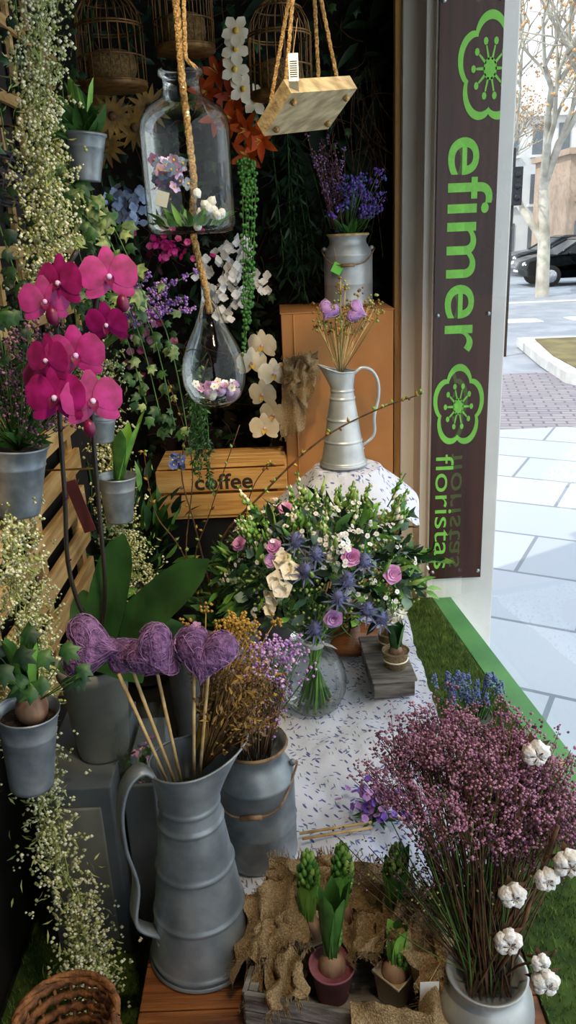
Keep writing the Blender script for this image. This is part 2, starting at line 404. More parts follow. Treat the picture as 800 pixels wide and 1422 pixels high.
def milkcan(name,base,r,H,m,rim,handle_ang):
    b=MB(name)
    lathe(b,base,[(0,0),(r*.97,0),(r,.004),(r*1.01,.008),(r,.012),(r,H*.3),(r*1.015,H*.31),(r,H*.32),(r,H*.70),(r*1.02,H*.71),(r*.99,H*.725),(r*.95,H*.77),(r*.82,H*.84),(r*.76,H*.87),(r*.75,H*.93),(r*.84,H*.985),(r*.86,H),(r*.83,H*1.005),(r*.73,H*.93),(r*.7,H*.86),(0,H*.85)],m,40)
    lathe(b,base,[(r*.845,H*.975),(r*.885,H*.99),(r*.85,H*1.01),(r*.82,H*.99)],rim,40)
    c=V(base); u=V((math.cos(handle_ang),math.sin(handle_ang),0)); f=V((-.1,-1,0)).normalized()
    tube(b,smooth([c+u*r*.98+V((0,0,H*.80)),c+u*r*1.08+V((0,0,H*.78)),c+u*r*.7+f*r*.95+V((0,0,H*.62)),c+f*r*1.13+V((0,0,H*.58)),c-u*r*.7+f*r*.95+V((0,0,H*.62)),c-u*r*1.08+V((0,0,H*.78)),c-u*r*.98+V((0,0,H*.80))],5),.0022,'rust',6)
    for sgn in (-1,1): ball(b,c+u*r*.97*sgn+V((0,0,H*.80)),.007,m,8,5)
    tube(b,[c+f*r*1.13-u*.02+V((0,0,H*.58)),c+f*r*1.13+u*.02+V((0,0,H*.58))],.005,'rust',8)
    return b
cb=milkcan('milk_can',(-.083,1.25,.464),.073,.25,'zinc','rust',0)
for i in range(110):
    a=R.uniform(0,2*pi); q=math.sqrt(R.random()); tp=V((-.083+.065*q*math.cos(a),1.25+.065*q*math.sin(a),.70+R.uniform(.07,.16)))
    bs=V((-.083+.03*q*math.cos(a),1.25+.03*q*math.sin(a),.68)); tube(cb,arc(bs,tp,rv(.008),3),.0011,'dried_brown',3)
    for k in range(8): octa(cb,tp+rv(.014),R.uniform(.002,.004),R.choice(('dried_brown','dried','statice')))
for i in range(75):
    tp=V((-.055+R.gauss(0,.038),1.27+R.gauss(0,.03),.87+R.gauss(0,.018)))
    tube(cb,arc((-.083,1.25,.7),tp,rv(.01),3),.0009,'stem_green',3)
    for k in range(7): octa(cb,tp+rv(.012),R.uniform(.0025,.0045),R.choice(('statice','lilac','lilac_pale')))
cb.build()
cb=milkcan('milk_can',(.214,2.50,1.3885),.073,.205,'zinc_light','stem_straw',0)
for i in range(16):
    tp=V((.15+R.gauss(0,.03),2.5+R.gauss(0,.03),1.84+R.uniform(-.06,.06))); P=arc((.2+rv(.02).x,2.5,1.57),tp,rv(.015),6); tube(cb,P,.0012,'stem_brown',3)
    for k in range(36):
        t=R.uniform(.4,1); q=P[0].lerp(P[-1],t); octa(cb,q+rv(.006),.0032,R.choice(('plum','limonium_deep','statice')))
for i in range(60):
    tp=V((.25+R.gauss(0,.04),2.48+R.gauss(0,.03),1.69+R.gauss(0,.03))); tube(cb,arc((.214,2.5,1.57),tp,rv(.01),3),.0011,'stem_green',3)
    for k in range(9): octa(cb,tp+rv(.012),R.uniform(.003,.006),R.choice(('violet','violet','blue_flower')))
for i in range(14): leaf(cb,(.214+rv(.03).x,2.48,1.585),(R.uniform(-1,1),-.4,.8),.07,.012,'leaf_green')
box(cb,(.175,2.42,1.50),(.03,.002,.03),'tag_green',mtx=Matrix.Rotation(.5,3,'Y'))
tube(cb,[(.175,2.425,1.515),(.165,2.435,1.57)],.0007,'stem_straw',4)
cb.build()
def heart(b,c,size,rot,m='sisal',f='sisal_fibre',th=.28,nf=150):
    c=V(c); n=30; k=8
    def sp(t,ph,s=1):
        x=16*math.sin(t)**3/17; z=(13*math.cos(t)-5*math.cos(2*t)-2*math.cos(3*t)-math.cos(4*t)+2)/17
        w=math.cos(ph)**.55 if math.cos(ph)>0 else 0
        return c+rot@V((x*w*size/2*s,math.sin(ph)*size*th*s,z*w*size/2*s))
    vs=[];fs=[]
    for i in range(k+1):
        ph=-pi/2+pi*i/k
        for j in range(n): vs.append(sp(2*pi*j/n,ph))
    for i in range(k):
        for j in range(n): j2=(j+1)%n; fs.append((i*n+j,i*n+j2,(i+1)*n+j2,(i+1)*n+j))
    b.add(vs,fs,m)
    for i in range(nf):
        t=R.uniform(0,2*pi); ph=R.uniform(-1.3,1.3); dt=R.uniform(-.8,.8); dp=R.uniform(-.9,.9)
        tube(b,[sp(t+dt*q,max(-1.5,min(1.5,ph+dp*q)),1.03+.05*math.sin(q*3.1)) for q in (0,.25,.5,.75,1)],.0006,f,3,False)
b=MB('sisal_heart_bunch'); J=V((-.172,1.04,.835))
heart(b,(-.298,1.045,1.035),.096,Matrix.Rotation(math.radians(-80),3,'Y')@Matrix.Rotation(.5,3,'Z'))
heart(b,(-.258,1.05,1.022),.066,Matrix.Rotation(math.radians(140),3,'Y'),nf=70)
heart(b,(-.203,1.03,1.028),.092,Matrix.Rotation(math.radians(-50),3,'Y')@Matrix.Rotation(-.2,3,'Z'))
heart(b,(-.130,1.03,1.022),.098,Matrix.Rotation(math.radians(8),3,'Y')@Matrix.Rotation(-.2,3,'Z'))
for x,dx in ((-.262,-.03),(-.24,-.02),(-.205,-.012),(-.150,.005),(-.128,.012)):
    tube(b,[(x,1.035,.995),(J.x+dx,1.035,.78)],.0028,'stem_straw',6)
b.build()
b=MB('dried_foliage_bunch')
for i in range(170):
    a=R.uniform(0,2*pi); q=math.sqrt(R.random()); tp=V((-.105+.05*q*math.cos(a)+R.uniform(-.01,.03),1.075+.05*q*math.sin(a),.93+R.uniform(-.07,.05)))
    P=arc((J.x+.015,J.y+.015,.80),tp,(.01,0,.02),3); tube(b,P,.001,'dried',3)
    for k in range(8):
        p=tp+rv(.016)
        if R.random()<.55: leaf(b,p,rdir(),.016,.005,R.choice(('dried','dried','dried_yellow','dried_brown')),n=2)
        else: octa(b,p,.0028,'dried')
for i in range(30):
    tp=V((-.09+R.gauss(0,.020),1.10+R.gauss(0,.015),1.02+R.gauss(0,.018))); tube(b,arc((J.x+.01,J.y+.015,.84),tp,(.01,0,.01),3),.001,'dried_yellow',3)
    for k in range(14): octa(b,tp+rv(.009),.0032,'dried_yellow')
b.build()
b=MB('dried_flower_bunch'); c=V((.150,2.05,1.25))
for i in range(34):
    tp=V((.165+R.gauss(0,.045),2.05+R.gauss(0,.02),1.40+R.gauss(0,.035))); tube(b,arc(c,tp,rv(.01),3),.0012,R.choice(('stem_straw','stem_green','stem_straw')),3)
    for k in range(7): octa(b,tp+rv(.014),R.uniform(.003,.005),R.choice(('dried_yellow','dried','gyp_green')))
heart(b,(.122,2.03,1.415),.058,Matrix.Rotation(.5,3,'Y'),m='statice',f='lilac_pale',nf=40); heart(b,(.195,2.03,1.41),.060,Matrix.Rotation(-1.2,3,'Y'),m='statice',f='lilac_pale',nf=40)
b.build()
def sheet(b,c,ux,uy,nu,nv,amp,m,seed=0,fringe=0):
    c=V(c);ux=V(ux);uy=V(uy);nn=ux.cross(uy).normalized(); vs=[];fs=[]
    for j in range(nv+1):
        for i in range(nu+1):
            u=i/nu-.5;v=j/nv-.5; q=V((u*4+seed,v*4,seed))
            vs.append(c+ux*u+uy*v+nn*amp*noise.noise(q)+nn*amp*.5*math.sin(u*11+v*5+seed)+ux.normalized()*amp*.5*noise.noise(q+V((9,0,0)))+uy.normalized()*amp*.5*noise.noise(q+V((0,9,0))))
    for j in range(nv):
        for i in range(nu): a=j*(nu+1)+i; fs.append((a,a+1,a+nu+2,a+nu+1))
    b.add(vs,fs,m)
    if fringe:
        for i in range(nu+1):
            for k in range(4):
                for j,s in ((0,-1),(nv,1)):
                    p=vs[j*(nu+1)+i]+ux/nu*R.uniform(-.5,.5); tube(b,[p,p+uy.normalized()*s*fringe*R.uniform(.5,1)+rv(fringe*.4)],.0007,m,3,False)
b=MB('burlap_bow')
sheet(b,(.030,2.27,1.15),(.07,0,.02),(.01,.01,.2),8,14,.025,'burlap',2,.012)
sheet(b,(.055,2.26,1.24),(.10,0,.02),(.0,.01,.07),8,6,.03,'burlap',5,.01)
sheet(b,(.06,2.25,1.20),(.05,0,-.06),(.03,.01,.09),8,8,.02,'burlap',8,.01)
b.build()
b=MB('cloth_draped_stand'); c=V((.165,2.05,1.005)); nr,na=30,96; vs=[];fs=[]; A0=math.radians(-24)
for i in range(nr+1):
    for j in range(na):
        a=2*pi*j/na; aa=a-A0+pi/4
        e=.185/max(abs(math.cos(aa)),abs(math.sin(aa))); s=e*i/nr; rt=.085
        if s<rt: rr=s;z=0
        else:
            t=s-rt; rr=rt+t*.80+.16*t*math.sin(5*a+1); z=-t*.72-.9*t*t
            if t<.010: z=-t*t*36*.8
        vs.append(c+V((rr*math.cos(a),rr*math.sin(a),z+.003*noise.noise(V((rr*40,a*4,0))))))
for i in range(nr):
    for j in range(na): j2=(j+1)%na; fs.append((i*na+j,i*na+j2,(i+1)*na+j2,(i+1)*na+j))
b.add(vs,fs,'fabric')
lathe(b,(.165,2.05,.475),[(0,0),(.09,0),(.09,.02),(.03,.03),(.025,.47),(.07,.50),(.08,.525),(0,.526)],'wood_table',24)
b.build()
b=MB('cardboard_box'); box(b,(.167,2.5,.92),(.326,.30,.93),'carton'); box(b,(.167,2.5,1.384),(.332,.306,.004),'carton')
box(b,(.04,2.348,.92),(.004,.004,.92),'carton'); b.build(bevel=.003)
root=bpy.data.objects.new('wooden_coffee_crate',None); sc.collection.objects.link(root)
b=MB('crate_slats'); cx,cy=-.19,2.33; W=.385;D=.2
for z,h in ((.845,.065),(.92,.065)):
    box(b,(cx,cy-D/2,z+.008),(W,.01,h),'wood_warm'); box(b,(cx,cy+D/2,z+.008),(W,.01,h),'wood_warm')
    for s in (-1,1): box(b,(cx+s*(W/2-.006),cy,z+.008),(.012,D-.012,h),'wood_warm')
for s in (-1,1):
    for t in (-1,1): box(b,(cx+s*(W/2-.022),cy+t*(D/2-.016),.885),(.02,.02,.15),'wood_warm')
for k in range(5): box(b,(cx,cy-.08+k*.04,.968),(W-.01,.034,.007),'wood_warm')
box(b,(cx,cy,.815),(W,D,.01),'wood_warm')
b.build(bevel=.0015,parent=root)
def txt(name,body,mtx,length,height,m,parent,depth=.0012,off=0):
    cu=bpy.data.curves.new(name,'FONT'); cu.body=body; cu.size=1; cu.extrude=.02; cu.align_x='CENTER'; cu.align_y='CENTER'; cu.offset=off
    o=bpy.data.objects.new(name,cu); sc.collection.objects.link(o); cu.materials.append(M[m])
    bpy.context.view_layer.update(); d=o.dimensions
    o.matrix_world=mtx@Matrix.Diagonal((length/d.x,height/d.y,depth/.04,1)); o.parent=parent; return o
txt('lettering','coffee',Matrix.Translation((cx+.005,cy-D/2-.0055,.922))@Matrix.Rotation(pi/2,4,'X'),.17,.048,'ink',root,off=.02)
b=MB('plinth_box'); box(b,(-.19,2.36,.63),(.36,.22,.34),'paint_black'); b.build()
# ------------------------------------------------------------------ sign
root=bpy.data.objects.new('shop_sign',None); sc.collection.objects.link(root)
b=MB('sign_panel'); box(b,(.531,2.352,1.36),(.168,.008,1.67),'sign_brown'); b.build(bevel=.001,parent=root)
b=MB('sign_screws')
for x,z in ((.458,2.15),(.605,2.15),(.458,1.36),(.605,1.36),(.458,.55),(.605,.55)):
    lathe(b,(x,2.348,z),[(0,.005),(.006,.004),(.006,.0)],'alloy',12,Matrix.Rotation(pi/2,3,'X'))
b.build(parent=root)
RM=Matrix(((0,1,0,0),(0,0,-1,0),(-1,0,0,0),(0,0,0,1)))
txt('sign_name','efimer',Matrix.Translation((.533,2.347,1.545))@RM,.575,.125,'sign_green',root,off=.008)
txt('sign_trade','floristas',Matrix.Translation((.486,2.347,.75))@RM,.38,.055,'sign_green',root)
def logo(cx,cz,sx,sz,name):
    b=MB(name); n=140; vs=[];fs=[]
    def rr(a): return .80+.20*abs(math.cos(2.5*a))**.8
    cl=lambda x:min(.6145,max(.4475,x))
    for k in (0,1):
        for j in range(n):
            a=2*pi*j/n+.3; r=rr(a-.3)*(1 if k==0 else .84); vs.append((cl(cx+sx*r*math.cos(a)),2.3465,cz+sz*r*math.sin(a)))
    for j in range(n): fs.append((j,(j+1)%n,n+(j+1)%n,n+j))
    b.add(vs,fs,'sign_green',False)
    for q in range(10):
        a=2*pi*q/10; p=[]
        for rd,ww in ((.16,.03),(.42,.022)):
            for s in (-1,1): p.append((cl(cx+sx*(rd*math.cos(a)-s*ww*math.sin(a))),2.3465,cz+sz*(rd*math.sin(a)+s*ww*math.cos(a))))
        b.add(p,[(0,1,3,2)],'sign_green',False)
        b.add([(cl(cx+sx*(.5*math.cos(a)+.07*math.cos(t*pi/4))),2.3465,cz+sz*(.5*math.sin(a)+.07*math.sin(t*pi/4))) for t in range(8)],[tuple(range(8))],'sign_green',False)
    b.add([(cl(cx+sx*.2*math.cos(t*pi/8)),2.3465,cz+sz*.2*math.sin(t*pi/8)) for t in range(16)],[tuple(range(16))],'sign_green',False); b.build(parent=root)
logo(.583,1.99,.088,.135,'sign_flower_top'); logo(.526,1.09,.078,.128,'sign_flower_low')
# ------------------------------------------------------------------ hanging glass
def rope(b,pts,r=.006):
    pts=[V(p) for p in pts]; P=[]
    for i in range(len(pts)-1):
        n=max(3,int((pts[i+1]-pts[i]).length/.006)); P+= [pts[i].lerp(pts[i+1],k/n) for k in range(n)]
    P.append(pts[-1])
    for s in range(3):
        Q=[]
        for k,p in enumerate(P):
            a=k*.75+s*2.1; t=(P[min(k+1,len(P)-1)]-P[max(k-1,0)]).normalized(); u=perp(t); w=t.cross(u)
            Q.append(p+(u*math.cos(a)+w*math.sin(a))*r*.5)
        tube(b,Q,r*.58,'rope',5)
b=MB('hanging_glass_bottle'); bx,by=-.158,1.6
lathe(b,(bx,by,0),[(0,1.612),(.06,1.608),(.078,1.612),(.083,1.625),(.083,1.79),(.080,1.805),(.068,1.825),(.045,1.838),(.036,1.845),(.034,1.86),(.034,1.872),(.041,1.876),(.041,1.886),(.033,1.888)],'glass',48)
rope(b,[(bx,by,2.65),(bx+.002,by,1.87),(bx+.01,by,1.70),(bx,by,1.625)],.007)
rope(b,[(bx,by,2.65),(bx+.03,by-.01,2.3),(bx+.012,by-.01,1.9),(bx+.03,by,1.885)],.004)
for i in range(80): 
    a=R.uniform(0,2*pi);q=R.uniform(0,.055); leaf(b,(bx+q*math.cos(a),by+q*math.sin(a),1.622),(math.cos(a)*.5,math.sin(a)*.5,R.uniform(.3,1)),R.uniform(.02,.05),.012,R.choice(('leaf_green','leaf_bright','leaf_euc')))
for i in range(40):
    p=V((bx-.035+R.gauss(0,.018),by-.02+R.gauss(0,.015),1.71+R.gauss(0,.018))); bloom(b,p,rdir()+V((0,-1,.6)),.013,5,R.choice(('lilac','lilac_pale','pale_blue')),'yellow')
for i in range(12): ball(b,(bx+.035+R.gauss(0,.014),by-.03+R.gauss(0,.01),1.65+R.gauss(0,.012)),.009,'cotton',8,5,lump=.4,seed=i)
box(b,(bx-.045,by-.055,1.67),(.022,.001,.026),'label',mtx=Matrix.Rotation(.3,3,'Y'))
b.build()
b=MB('hanging_glass_drop'); dx,dy=-.137,1.6
lathe(b,(dx,dy,0),[(0,1.275),(.03,1.278),(.05,1.292),(.062,1.32),(.065,1.345),(.060,1.375),(.048,1.405),(.032,1.435),(.02,1.465),(.014,1.49),(.013,1.515)],'glass',40)
rope(b,[(bx,by,1.608),(dx-.003,dy,1.50),(dx,dy,1.46)],.007)
for s in (-1,1): tube(b,arc((dx,dy,1.49),(dx+s*.02,dy-.01,1.445),(s*.01,0,0)),.0015,'rope',4)
for i in range(18): ball(b,(dx+R.gauss(0,.022),dy+R.gauss(0,.02),1.30+R.uniform(0,.012)),.009,R.choice(('cotton','lilac_pale','cotton')),8,5)
for i in range(24): bloom(b,(dx+R.gauss(0,.02),dy-.02+R.gauss(0,.015),1.315+R.uniform(0,.01)),rdir()+V((0,-1,1)),.009,5,R.choice(('lilac','white_petal')),'yellow')
b.build()
b=MB('hanging_wooden_swing'); rt=Matrix.Rotation(math.radians(36),3,'Z')@Matrix.Rotation(math.radians(-34),3,'X')@Matrix.Rotation(math.radians(-8),3,'Y')
sc0=V((.072,1.72,1.835)); box(b,sc0,(.175,.11,.030),'wood_swing',mtx=rt)
top=V((.075,1.72,2.65))
for s in (-1,1):
    e1=sc0+rt@V((s*.07,-.035,.015)); e2=sc0+rt@V((s*.07,.035,.015))
    j=V((.075+s*.015,1.72,2.08)); rope(b,[e1,j],.004); rope(b,[e2,j],.004); rope(b,[j,top+V((s*.015,0,0))],.006)
    for k in (-.035,.035): ball(b,sc0+rt@V((s*.07,k,-.018)),.007,'rope',8,6)
b.build()
b=MB('price_tag'); box(b,(.045,1.62,1.885),(.018,.001,.045),'label')
for k in range(8): box(b,(.045,1.619,1.87+k*.0035),(.013,.0006,.0012),'paint_black')
tube(b,[(.045,1.62,1.907),(.058,1.70,1.98)],.0006,'stem_straw',4); b.build()
def cage(c,r,H,zc):
    b=MB('hanging_bird_cage'); c=V(c); n=22
    for j in range(n):
        a=2*pi*j/n; u=V((math.cos(a),math.sin(a),0))
        pts=[c+u*r]+[c+u*r+V((0,0,H*.6))]+[c+u*r*math.cos(t)+V((0,0,H*.6+H*.4*math.sin(t))) for t in (.4,.8,1.2,1.5)]
        tube(b,pts,.0014,'cage',4)
    for z,rr in ((0,r),(.01,r),(H*.3,r),(H*.6,r),(H*.6+.006,r),(H*.6+H*.4*.7,r*.72)):
        tube(b,[c+V((rr*math.cos(2*pi*j/32),rr*math.sin(2*pi*j/32),z)) for j in range(33)],.0022,'cage',5,False)
    lathe(b,c,[(0,-.004),(r,-.004),(r*1.02,.004),(r,.012),(0,.012)],'cage',32)
    tube(b,[c+V((0,0,H)),c+V((0,0,H+.02))],.004,'cage',6)
    tube(b,[c+V((.014*math.cos(t),0,H+.03+.014*math.sin(t))) for t in [k*pi/8 for k in range(17)]],.0015,'cage',5,False)
    tube(b,[c+V((0,0,H+.04)),V((c.x,c.y,zc))],.0015,'cage',5)
    lathe(b,c+V((0,0,.012)),[(r*.6,0),(r*.75,.03),(r*.7,.06),(r*.5,.07),(0,.065)],'cage_nest',20)
    b.build()
cage((.03,2.25,1.93),.078,.22,2.65); cage((-.21,2.3,2.05),.075,.22,2.65); cage((-.40,2.3,1.975),.085,.22,2.65)
b=MB('rattan_ball'); c=V((-.50,1.62,1.72))
for k in range(16):
    a=rdir(); u=perp(a); w=a.cross(u); tube(b,[c+(u*math.cos(2*pi*j/24)+w*math.sin(2*pi*j/24))*.048 for j in range(25)],.0022,'rattan',5,False)
tube(b,[c+V((0,0,.048)),c+V((0,0,.93))],.001,'rattan',4); b.build()
b=MB('hanging_gift_tag'); box(b,(-.372,1.35,1.155),(.022,.002,.10),'tag_red',mtx=Matrix.Rotation(-.25,3,'Y')); tube(b,[(-.385,1.35,1.205),(-.37,1.27,1.24)],.0008,'stem_straw',4); b.build()
# ------------------------------------------------------------------ background greenery
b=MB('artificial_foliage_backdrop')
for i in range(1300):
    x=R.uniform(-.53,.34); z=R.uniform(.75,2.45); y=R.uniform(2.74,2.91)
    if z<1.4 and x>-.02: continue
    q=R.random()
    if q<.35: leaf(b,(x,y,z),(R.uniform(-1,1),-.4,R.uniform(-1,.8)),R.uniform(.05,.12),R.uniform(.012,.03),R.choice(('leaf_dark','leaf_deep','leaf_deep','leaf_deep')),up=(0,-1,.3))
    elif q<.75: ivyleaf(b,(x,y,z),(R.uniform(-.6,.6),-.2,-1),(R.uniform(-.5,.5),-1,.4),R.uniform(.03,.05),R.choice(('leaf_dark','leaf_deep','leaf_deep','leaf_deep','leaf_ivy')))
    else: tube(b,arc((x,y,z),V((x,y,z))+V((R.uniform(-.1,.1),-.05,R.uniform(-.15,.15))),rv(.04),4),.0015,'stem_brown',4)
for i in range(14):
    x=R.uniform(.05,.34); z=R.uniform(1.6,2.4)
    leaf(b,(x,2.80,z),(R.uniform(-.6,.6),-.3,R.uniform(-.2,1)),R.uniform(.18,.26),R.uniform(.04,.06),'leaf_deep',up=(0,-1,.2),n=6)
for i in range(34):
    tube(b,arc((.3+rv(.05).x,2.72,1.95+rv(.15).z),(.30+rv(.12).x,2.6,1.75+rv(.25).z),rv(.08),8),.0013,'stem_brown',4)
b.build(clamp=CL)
b=MB('hanging_ruscus')
for k in range(9):
    x=.02+R.uniform(-.03,.12); z0=R.uniform(1.65,1.9); P=arc((x,2.70,z0),(x+R.uniform(-.05,.08),2.62,z0-.36),(0,-.04,.05),10); tube(b,P,.0015,'stem_green',4)
    for p in P:
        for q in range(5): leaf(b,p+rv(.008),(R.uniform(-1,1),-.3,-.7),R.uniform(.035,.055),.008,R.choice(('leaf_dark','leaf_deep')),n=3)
b.build(clamp=CL)
b=MB('trailing_ivy')
for k in range(8):
    y=1.35+k*.17
    ivy(b,[(-.5,y,2.3-R.random()*.3),(-.50,y-.05,1.8),(-.46,y-.03,1.5),(-.47,y,1.2+R.random()*.3)],60,.034,'leaf_dark',R.choice(('leaf_ivy','leaf_deep')),.05)
for k in range(4): ivy(b,[(-.46,1.7,1.75),(-.40+k*.02,1.68,1.66),(-.36+k*.03,1.66,1.58-k*.03)],26,.04,'leaf_varieg','leaf_ivy',.04)
for k in range(4): ivy(b,[(-.44,1.8,1.5),(-.36+k*.03,1.8,1.45),(-.31+k*.03,1.78,1.25-k*.03)],22,.034,'leaf_ivy','leaf_varieg',.04)
b.build(clamp=CL)
b=MB('artificial_flower_display')
def lily(c,n,Rd,m,cm='yellow'): 
    bloom(b,c,n,Rd,6,m,None,.5,'lance',.38,tw=R.random())
    for k in range(5): tube(b,[V(c),V(c)+V(n).normalized()*Rd*.7+rv(Rd*.15)],.001,cm,3)
for c in ((-.145,2.55,2.04),(-.10,2.55,1.98),(-.069,2.52,1.89),(-.03,2.52,1.86),(-.11,2.54,1.92),(-.07,2.55,1.82),(-.18,2.57,2.0),(-.16,2.56,1.93)): lily(c,(R.uniform(-.5,.5),-1,R.uniform(-.3,.3)),.064,'orange')
for c in ((-.44,2.45,1.93),(-.38,2.46,1.90),(-.47,2.46,1.86),(-.34,2.48,1.95),(-.5,2.45,1.98)): bloom(b,c,(R.uniform(-.3,.3),-1,-.1),.065,14,'sun_petal','stem_brown',.25,'lance',.25)
for c in ((-.09,2.5,2.09),(-.095,2.5,2.04),(-.075,2.5,1.99),(-.04,2.5,1.96),(-.085,2.48,2.13)): bloom(b,c,(R.uniform(-.4,.4),-1,.1),.042,5,'cream','yellow',.2,'petal',.7,tw=R.random())
for c in ((-.125,2.55,1.51),(-.15,2.55,1.46),(-.11,2.55,1.42),(-.16,2.55,1.55),(-.10,2.56,1.57),(-.20,2.56,1.44),(-.17,2.55,1.38),(-.06,2.55,1.46),(-.23,2.56,1.52)): 
    for k in range(14): bloom(b,V(c)+rv(.03),rdir()+V((0,-1,.2)),.016,4,'white_petal',None,.3,'round',1)
tube(b,smooth([(-.07,2.42,1.33),(-.05,2.42,1.25),(-.03,2.4,1.1),(-.04,2.4,1.0)]),.002,'stem_green',5)
def phal(c,n,s,m,core):
    n=V(n).normalized(); up=V((0,0,1)); up=(up-n*up.dot(n)).normalized(); rt_=up.cross(n).normalized(); c=V(c)
    def pet(ang,L,W,off,sh):
        a=math.radians(ang); leaf(b,c+n*off,(up*math.cos(a)+rt_*math.sin(a))+n*.12,L*s,W*s,m,up=n,curl=.12,n=7,shape=sh,fold=-.12)
    for a in (0,128,-128): pet(a,.048,.030,-.001,'oblong')
    for a in (74,-74): pet(a,.049,.054,.002,'round')
    for a in (150,-150): leaf(b,c+n*.004,up*math.cos(math.radians(a))+rt_*math.sin(math.radians(a))+n*.9,.014*s,.013*s,core,up=n,n=3)
    leaf(b,c+n*.004,-up+n*.6,.022*s,.014*s,core,up=n,curl=-.3,n=4); ball(b,c+n*.006,.005*s,'lilac_pale',6,4)
for c in ((-.055,2.4,1.29),(-.09,2.4,1.24),(-.025,2.36,1.21),(-.06,2.36,1.15),(-.03,2.35,1.09),(-.06,2.35,1.05)): phal(c,(R.uniform(-.6,.3),-1,-.1),1.0,'cream','yellow')
for k in range(50): bloom(b,V((-.384,2.15,1.69))+V((R.gauss(0,.026),R.gauss(0,.02),R.gauss(0,.026))),rdir()+V((0,-1,.3)),.015,4,'pale_blue',None,.2,'round',1)
for k in range(50): bloom(b,V((-.294+R.gauss(0,.04),2.25+R.gauss(0,.03),1.58+R.gauss(0,.02))),rdir()+V((0,-1,.3)),.010,5,'magenta',None,.3,'round',1)
for k in range(60): bloom(b,V((-.40+R.gauss(0,.04),2.3+R.gauss(0,.03),1.40+R.gauss(0,.1))),rdir()+V((0,-1,.3)),.013,5,R.choice(('plum','limonium_deep','magenta_deep')),None,.3,'round',1)
b.build(clamp=CL)
b=MB('string_of_pearls')
for k in range(5):
    P=smooth([(-.085+k*.008,2.2,1.78),(-.08+k*.008,2.17,1.70),(-.09+k*.006,2.17,1.5),(-.10+k*.006,2.18,1.3+k*.03)],10); tube(b,P,.001,'stem_green',4)
    for p in P:
        for q in range(2): ball(b,p+rv(.006),.005,'pearl_green',6,4)
b.build()
b=MB('hanging_moss_strand')
for k in range(10):
    P=smooth([(-.20+rv(.02).x,1.75,1.33),(-.19+rv(.02).x,1.74,1.24),(-.19+rv(.025).x,1.74,1.05+k*.012)],10); tube(b,P,.001,'stem_green',4)
    for p in P:
        for q in range(5): leaf(b,p,rdir()+V((0,0,-.5)),.014,.005,R.choice(('leaf_ivy','leaf_green','leaf_dark')),n=2)
tube(b,[(-.19,1.75,1.33),(-.15,1.62,1.38)],.0012,'stem_green',4)
b.build()
b=MB('lavender_spray')
for k in range(20):
    P=arc((-.42,1.88,1.36),(-.28+R.uniform(-.08,.10),1.86,1.50+R.uniform(-.06,.05)),(.02,0,.05),8); tube(b,P,.001,'stem_green',4)
    for p in P[3:]:
        for q in range(9): octa(b,p+rv(.006),.0033,R.choice(('statice','lilac','violet')))
b.build()
b=MB('slatted_wooden_crate')
for k in range(7): box(b,(-.535,1.62,.68+k*.1),(.014,.72,.055),'wood_slat')
for y in (1.30,1.62,1.94): box(b,(-.55,y,.98),(.02,.035,.74),'wood_slat')
b.build(bevel=.002)
b=MB('wooden_trellis')
for k in range(6): box(b,(-.545,1.65,1.44+k*.15),(.01,1.3,.022),'wood_slat')
for k in range(9): box(b,(-.555,1.05+k*.15,1.85),(.01,.022,.95),'wood_slat')
b.build()
b=MB('gypsophila_garland'); gyp(b,[(-.36,1.5,2.25),(-.365,1.5,2.0),(-.395,1.5,1.8),(-.40,1.5,1.65),(-.43,1.5,1.52)],.042,2400); tube(b,[(-.36,1.5,2.3),(-.565,1.5,2.3)],.003,'stem_brown',5); b.build(clamp=CL)
b=MB('gypsophila_garland'); gyp(b,[(-.45,1.2,1.15),(-.46,1.2,.95),(-.45,1.15,.85),(-.42,1.08,.68),(-.37,1.02,.50),(-.37,1.0,.42)],.042,2400); b.build(clamp=CL)
b=MB('gypsophila_garland'); gyp(b,[(-.44,1.9,1.35),(-.43,1.88,1.15),(-.42,1.85,.95),(-.38,1.8,.82)],.05,1400); b.build(clamp=CL)
b=MB('gypsophila_garland'); gyp(b,[(-.53,1.48,1.2),(-.5,1.4,1.0),(-.5,1.4,.85)],.04,400); b.build(clamp=CL)
def bucket(b,c,rt_,rb,H,tilt=(0,0),m='zinc_bucket',hang=True,wall=-.565):
    c=V(c); q=Matrix.Rotation(tilt[0],3,'X')@Matrix.Rotation(tilt[1],3,'Y')
    lathe(b,c,[(0,-H),(rb,-H),(rb*1.02,-H*.96),(rt_*.9,-H*.3),(rt_*.93,-H*.28),(rt_*.91,-H*.26),(rt_,0),(rt_*1.05,.002),(rt_*1.04,-.003),(rt_*.96,-.004),(rt_*.9,-.02)],m,32,q)
    lathe(b,c,[(0,-.016),(rt_*.93,-.018)],'soil',24,q)
    if hang: tube(b,[c+V((-rt_,0,0)),c+V((-rt_-.005,0,.02)),(wall,c.y,c.z+.02)],.0025,'cage',5)
def hyleaves(b,c,H,n,lean=(0,0),W=.028):
    for i in range(n):
        a=2*pi*i/n+R.random(); leaf(b,V(c)+V((math.cos(a),math.sin(a),0))*.008,(math.cos(a)*.22+lean[0],math.sin(a)*.22+lean[1],1),H*R.uniform(.8,1.1),W,R.choice(('leaf_bright','leaf_green')),up=(-math.cos(a),-math.sin(a),.2),curl=-.02,n=6,shape='strap',fold=.35)
b=MB('hanging_zinc_bucket'); bucket(b,(-.490,1.4,1.262),.060,.043,.13,(0,.12))
for i in range(200):
    tp=V((-.465+R.gauss(0,.055),1.38+R.gauss(0,.045),1.385+R.gauss(0,.045))); tube(b,arc((-.485,1.4,1.25),tp,rv(.01),3),.0009,'stem_green',3)
    for k in range(8): octa(b,tp+rv(.015),R.uniform(.0025,.004),R.choice(('plum','limonium_deep','limonium_deep','limonium','leaf_dark','plum')))
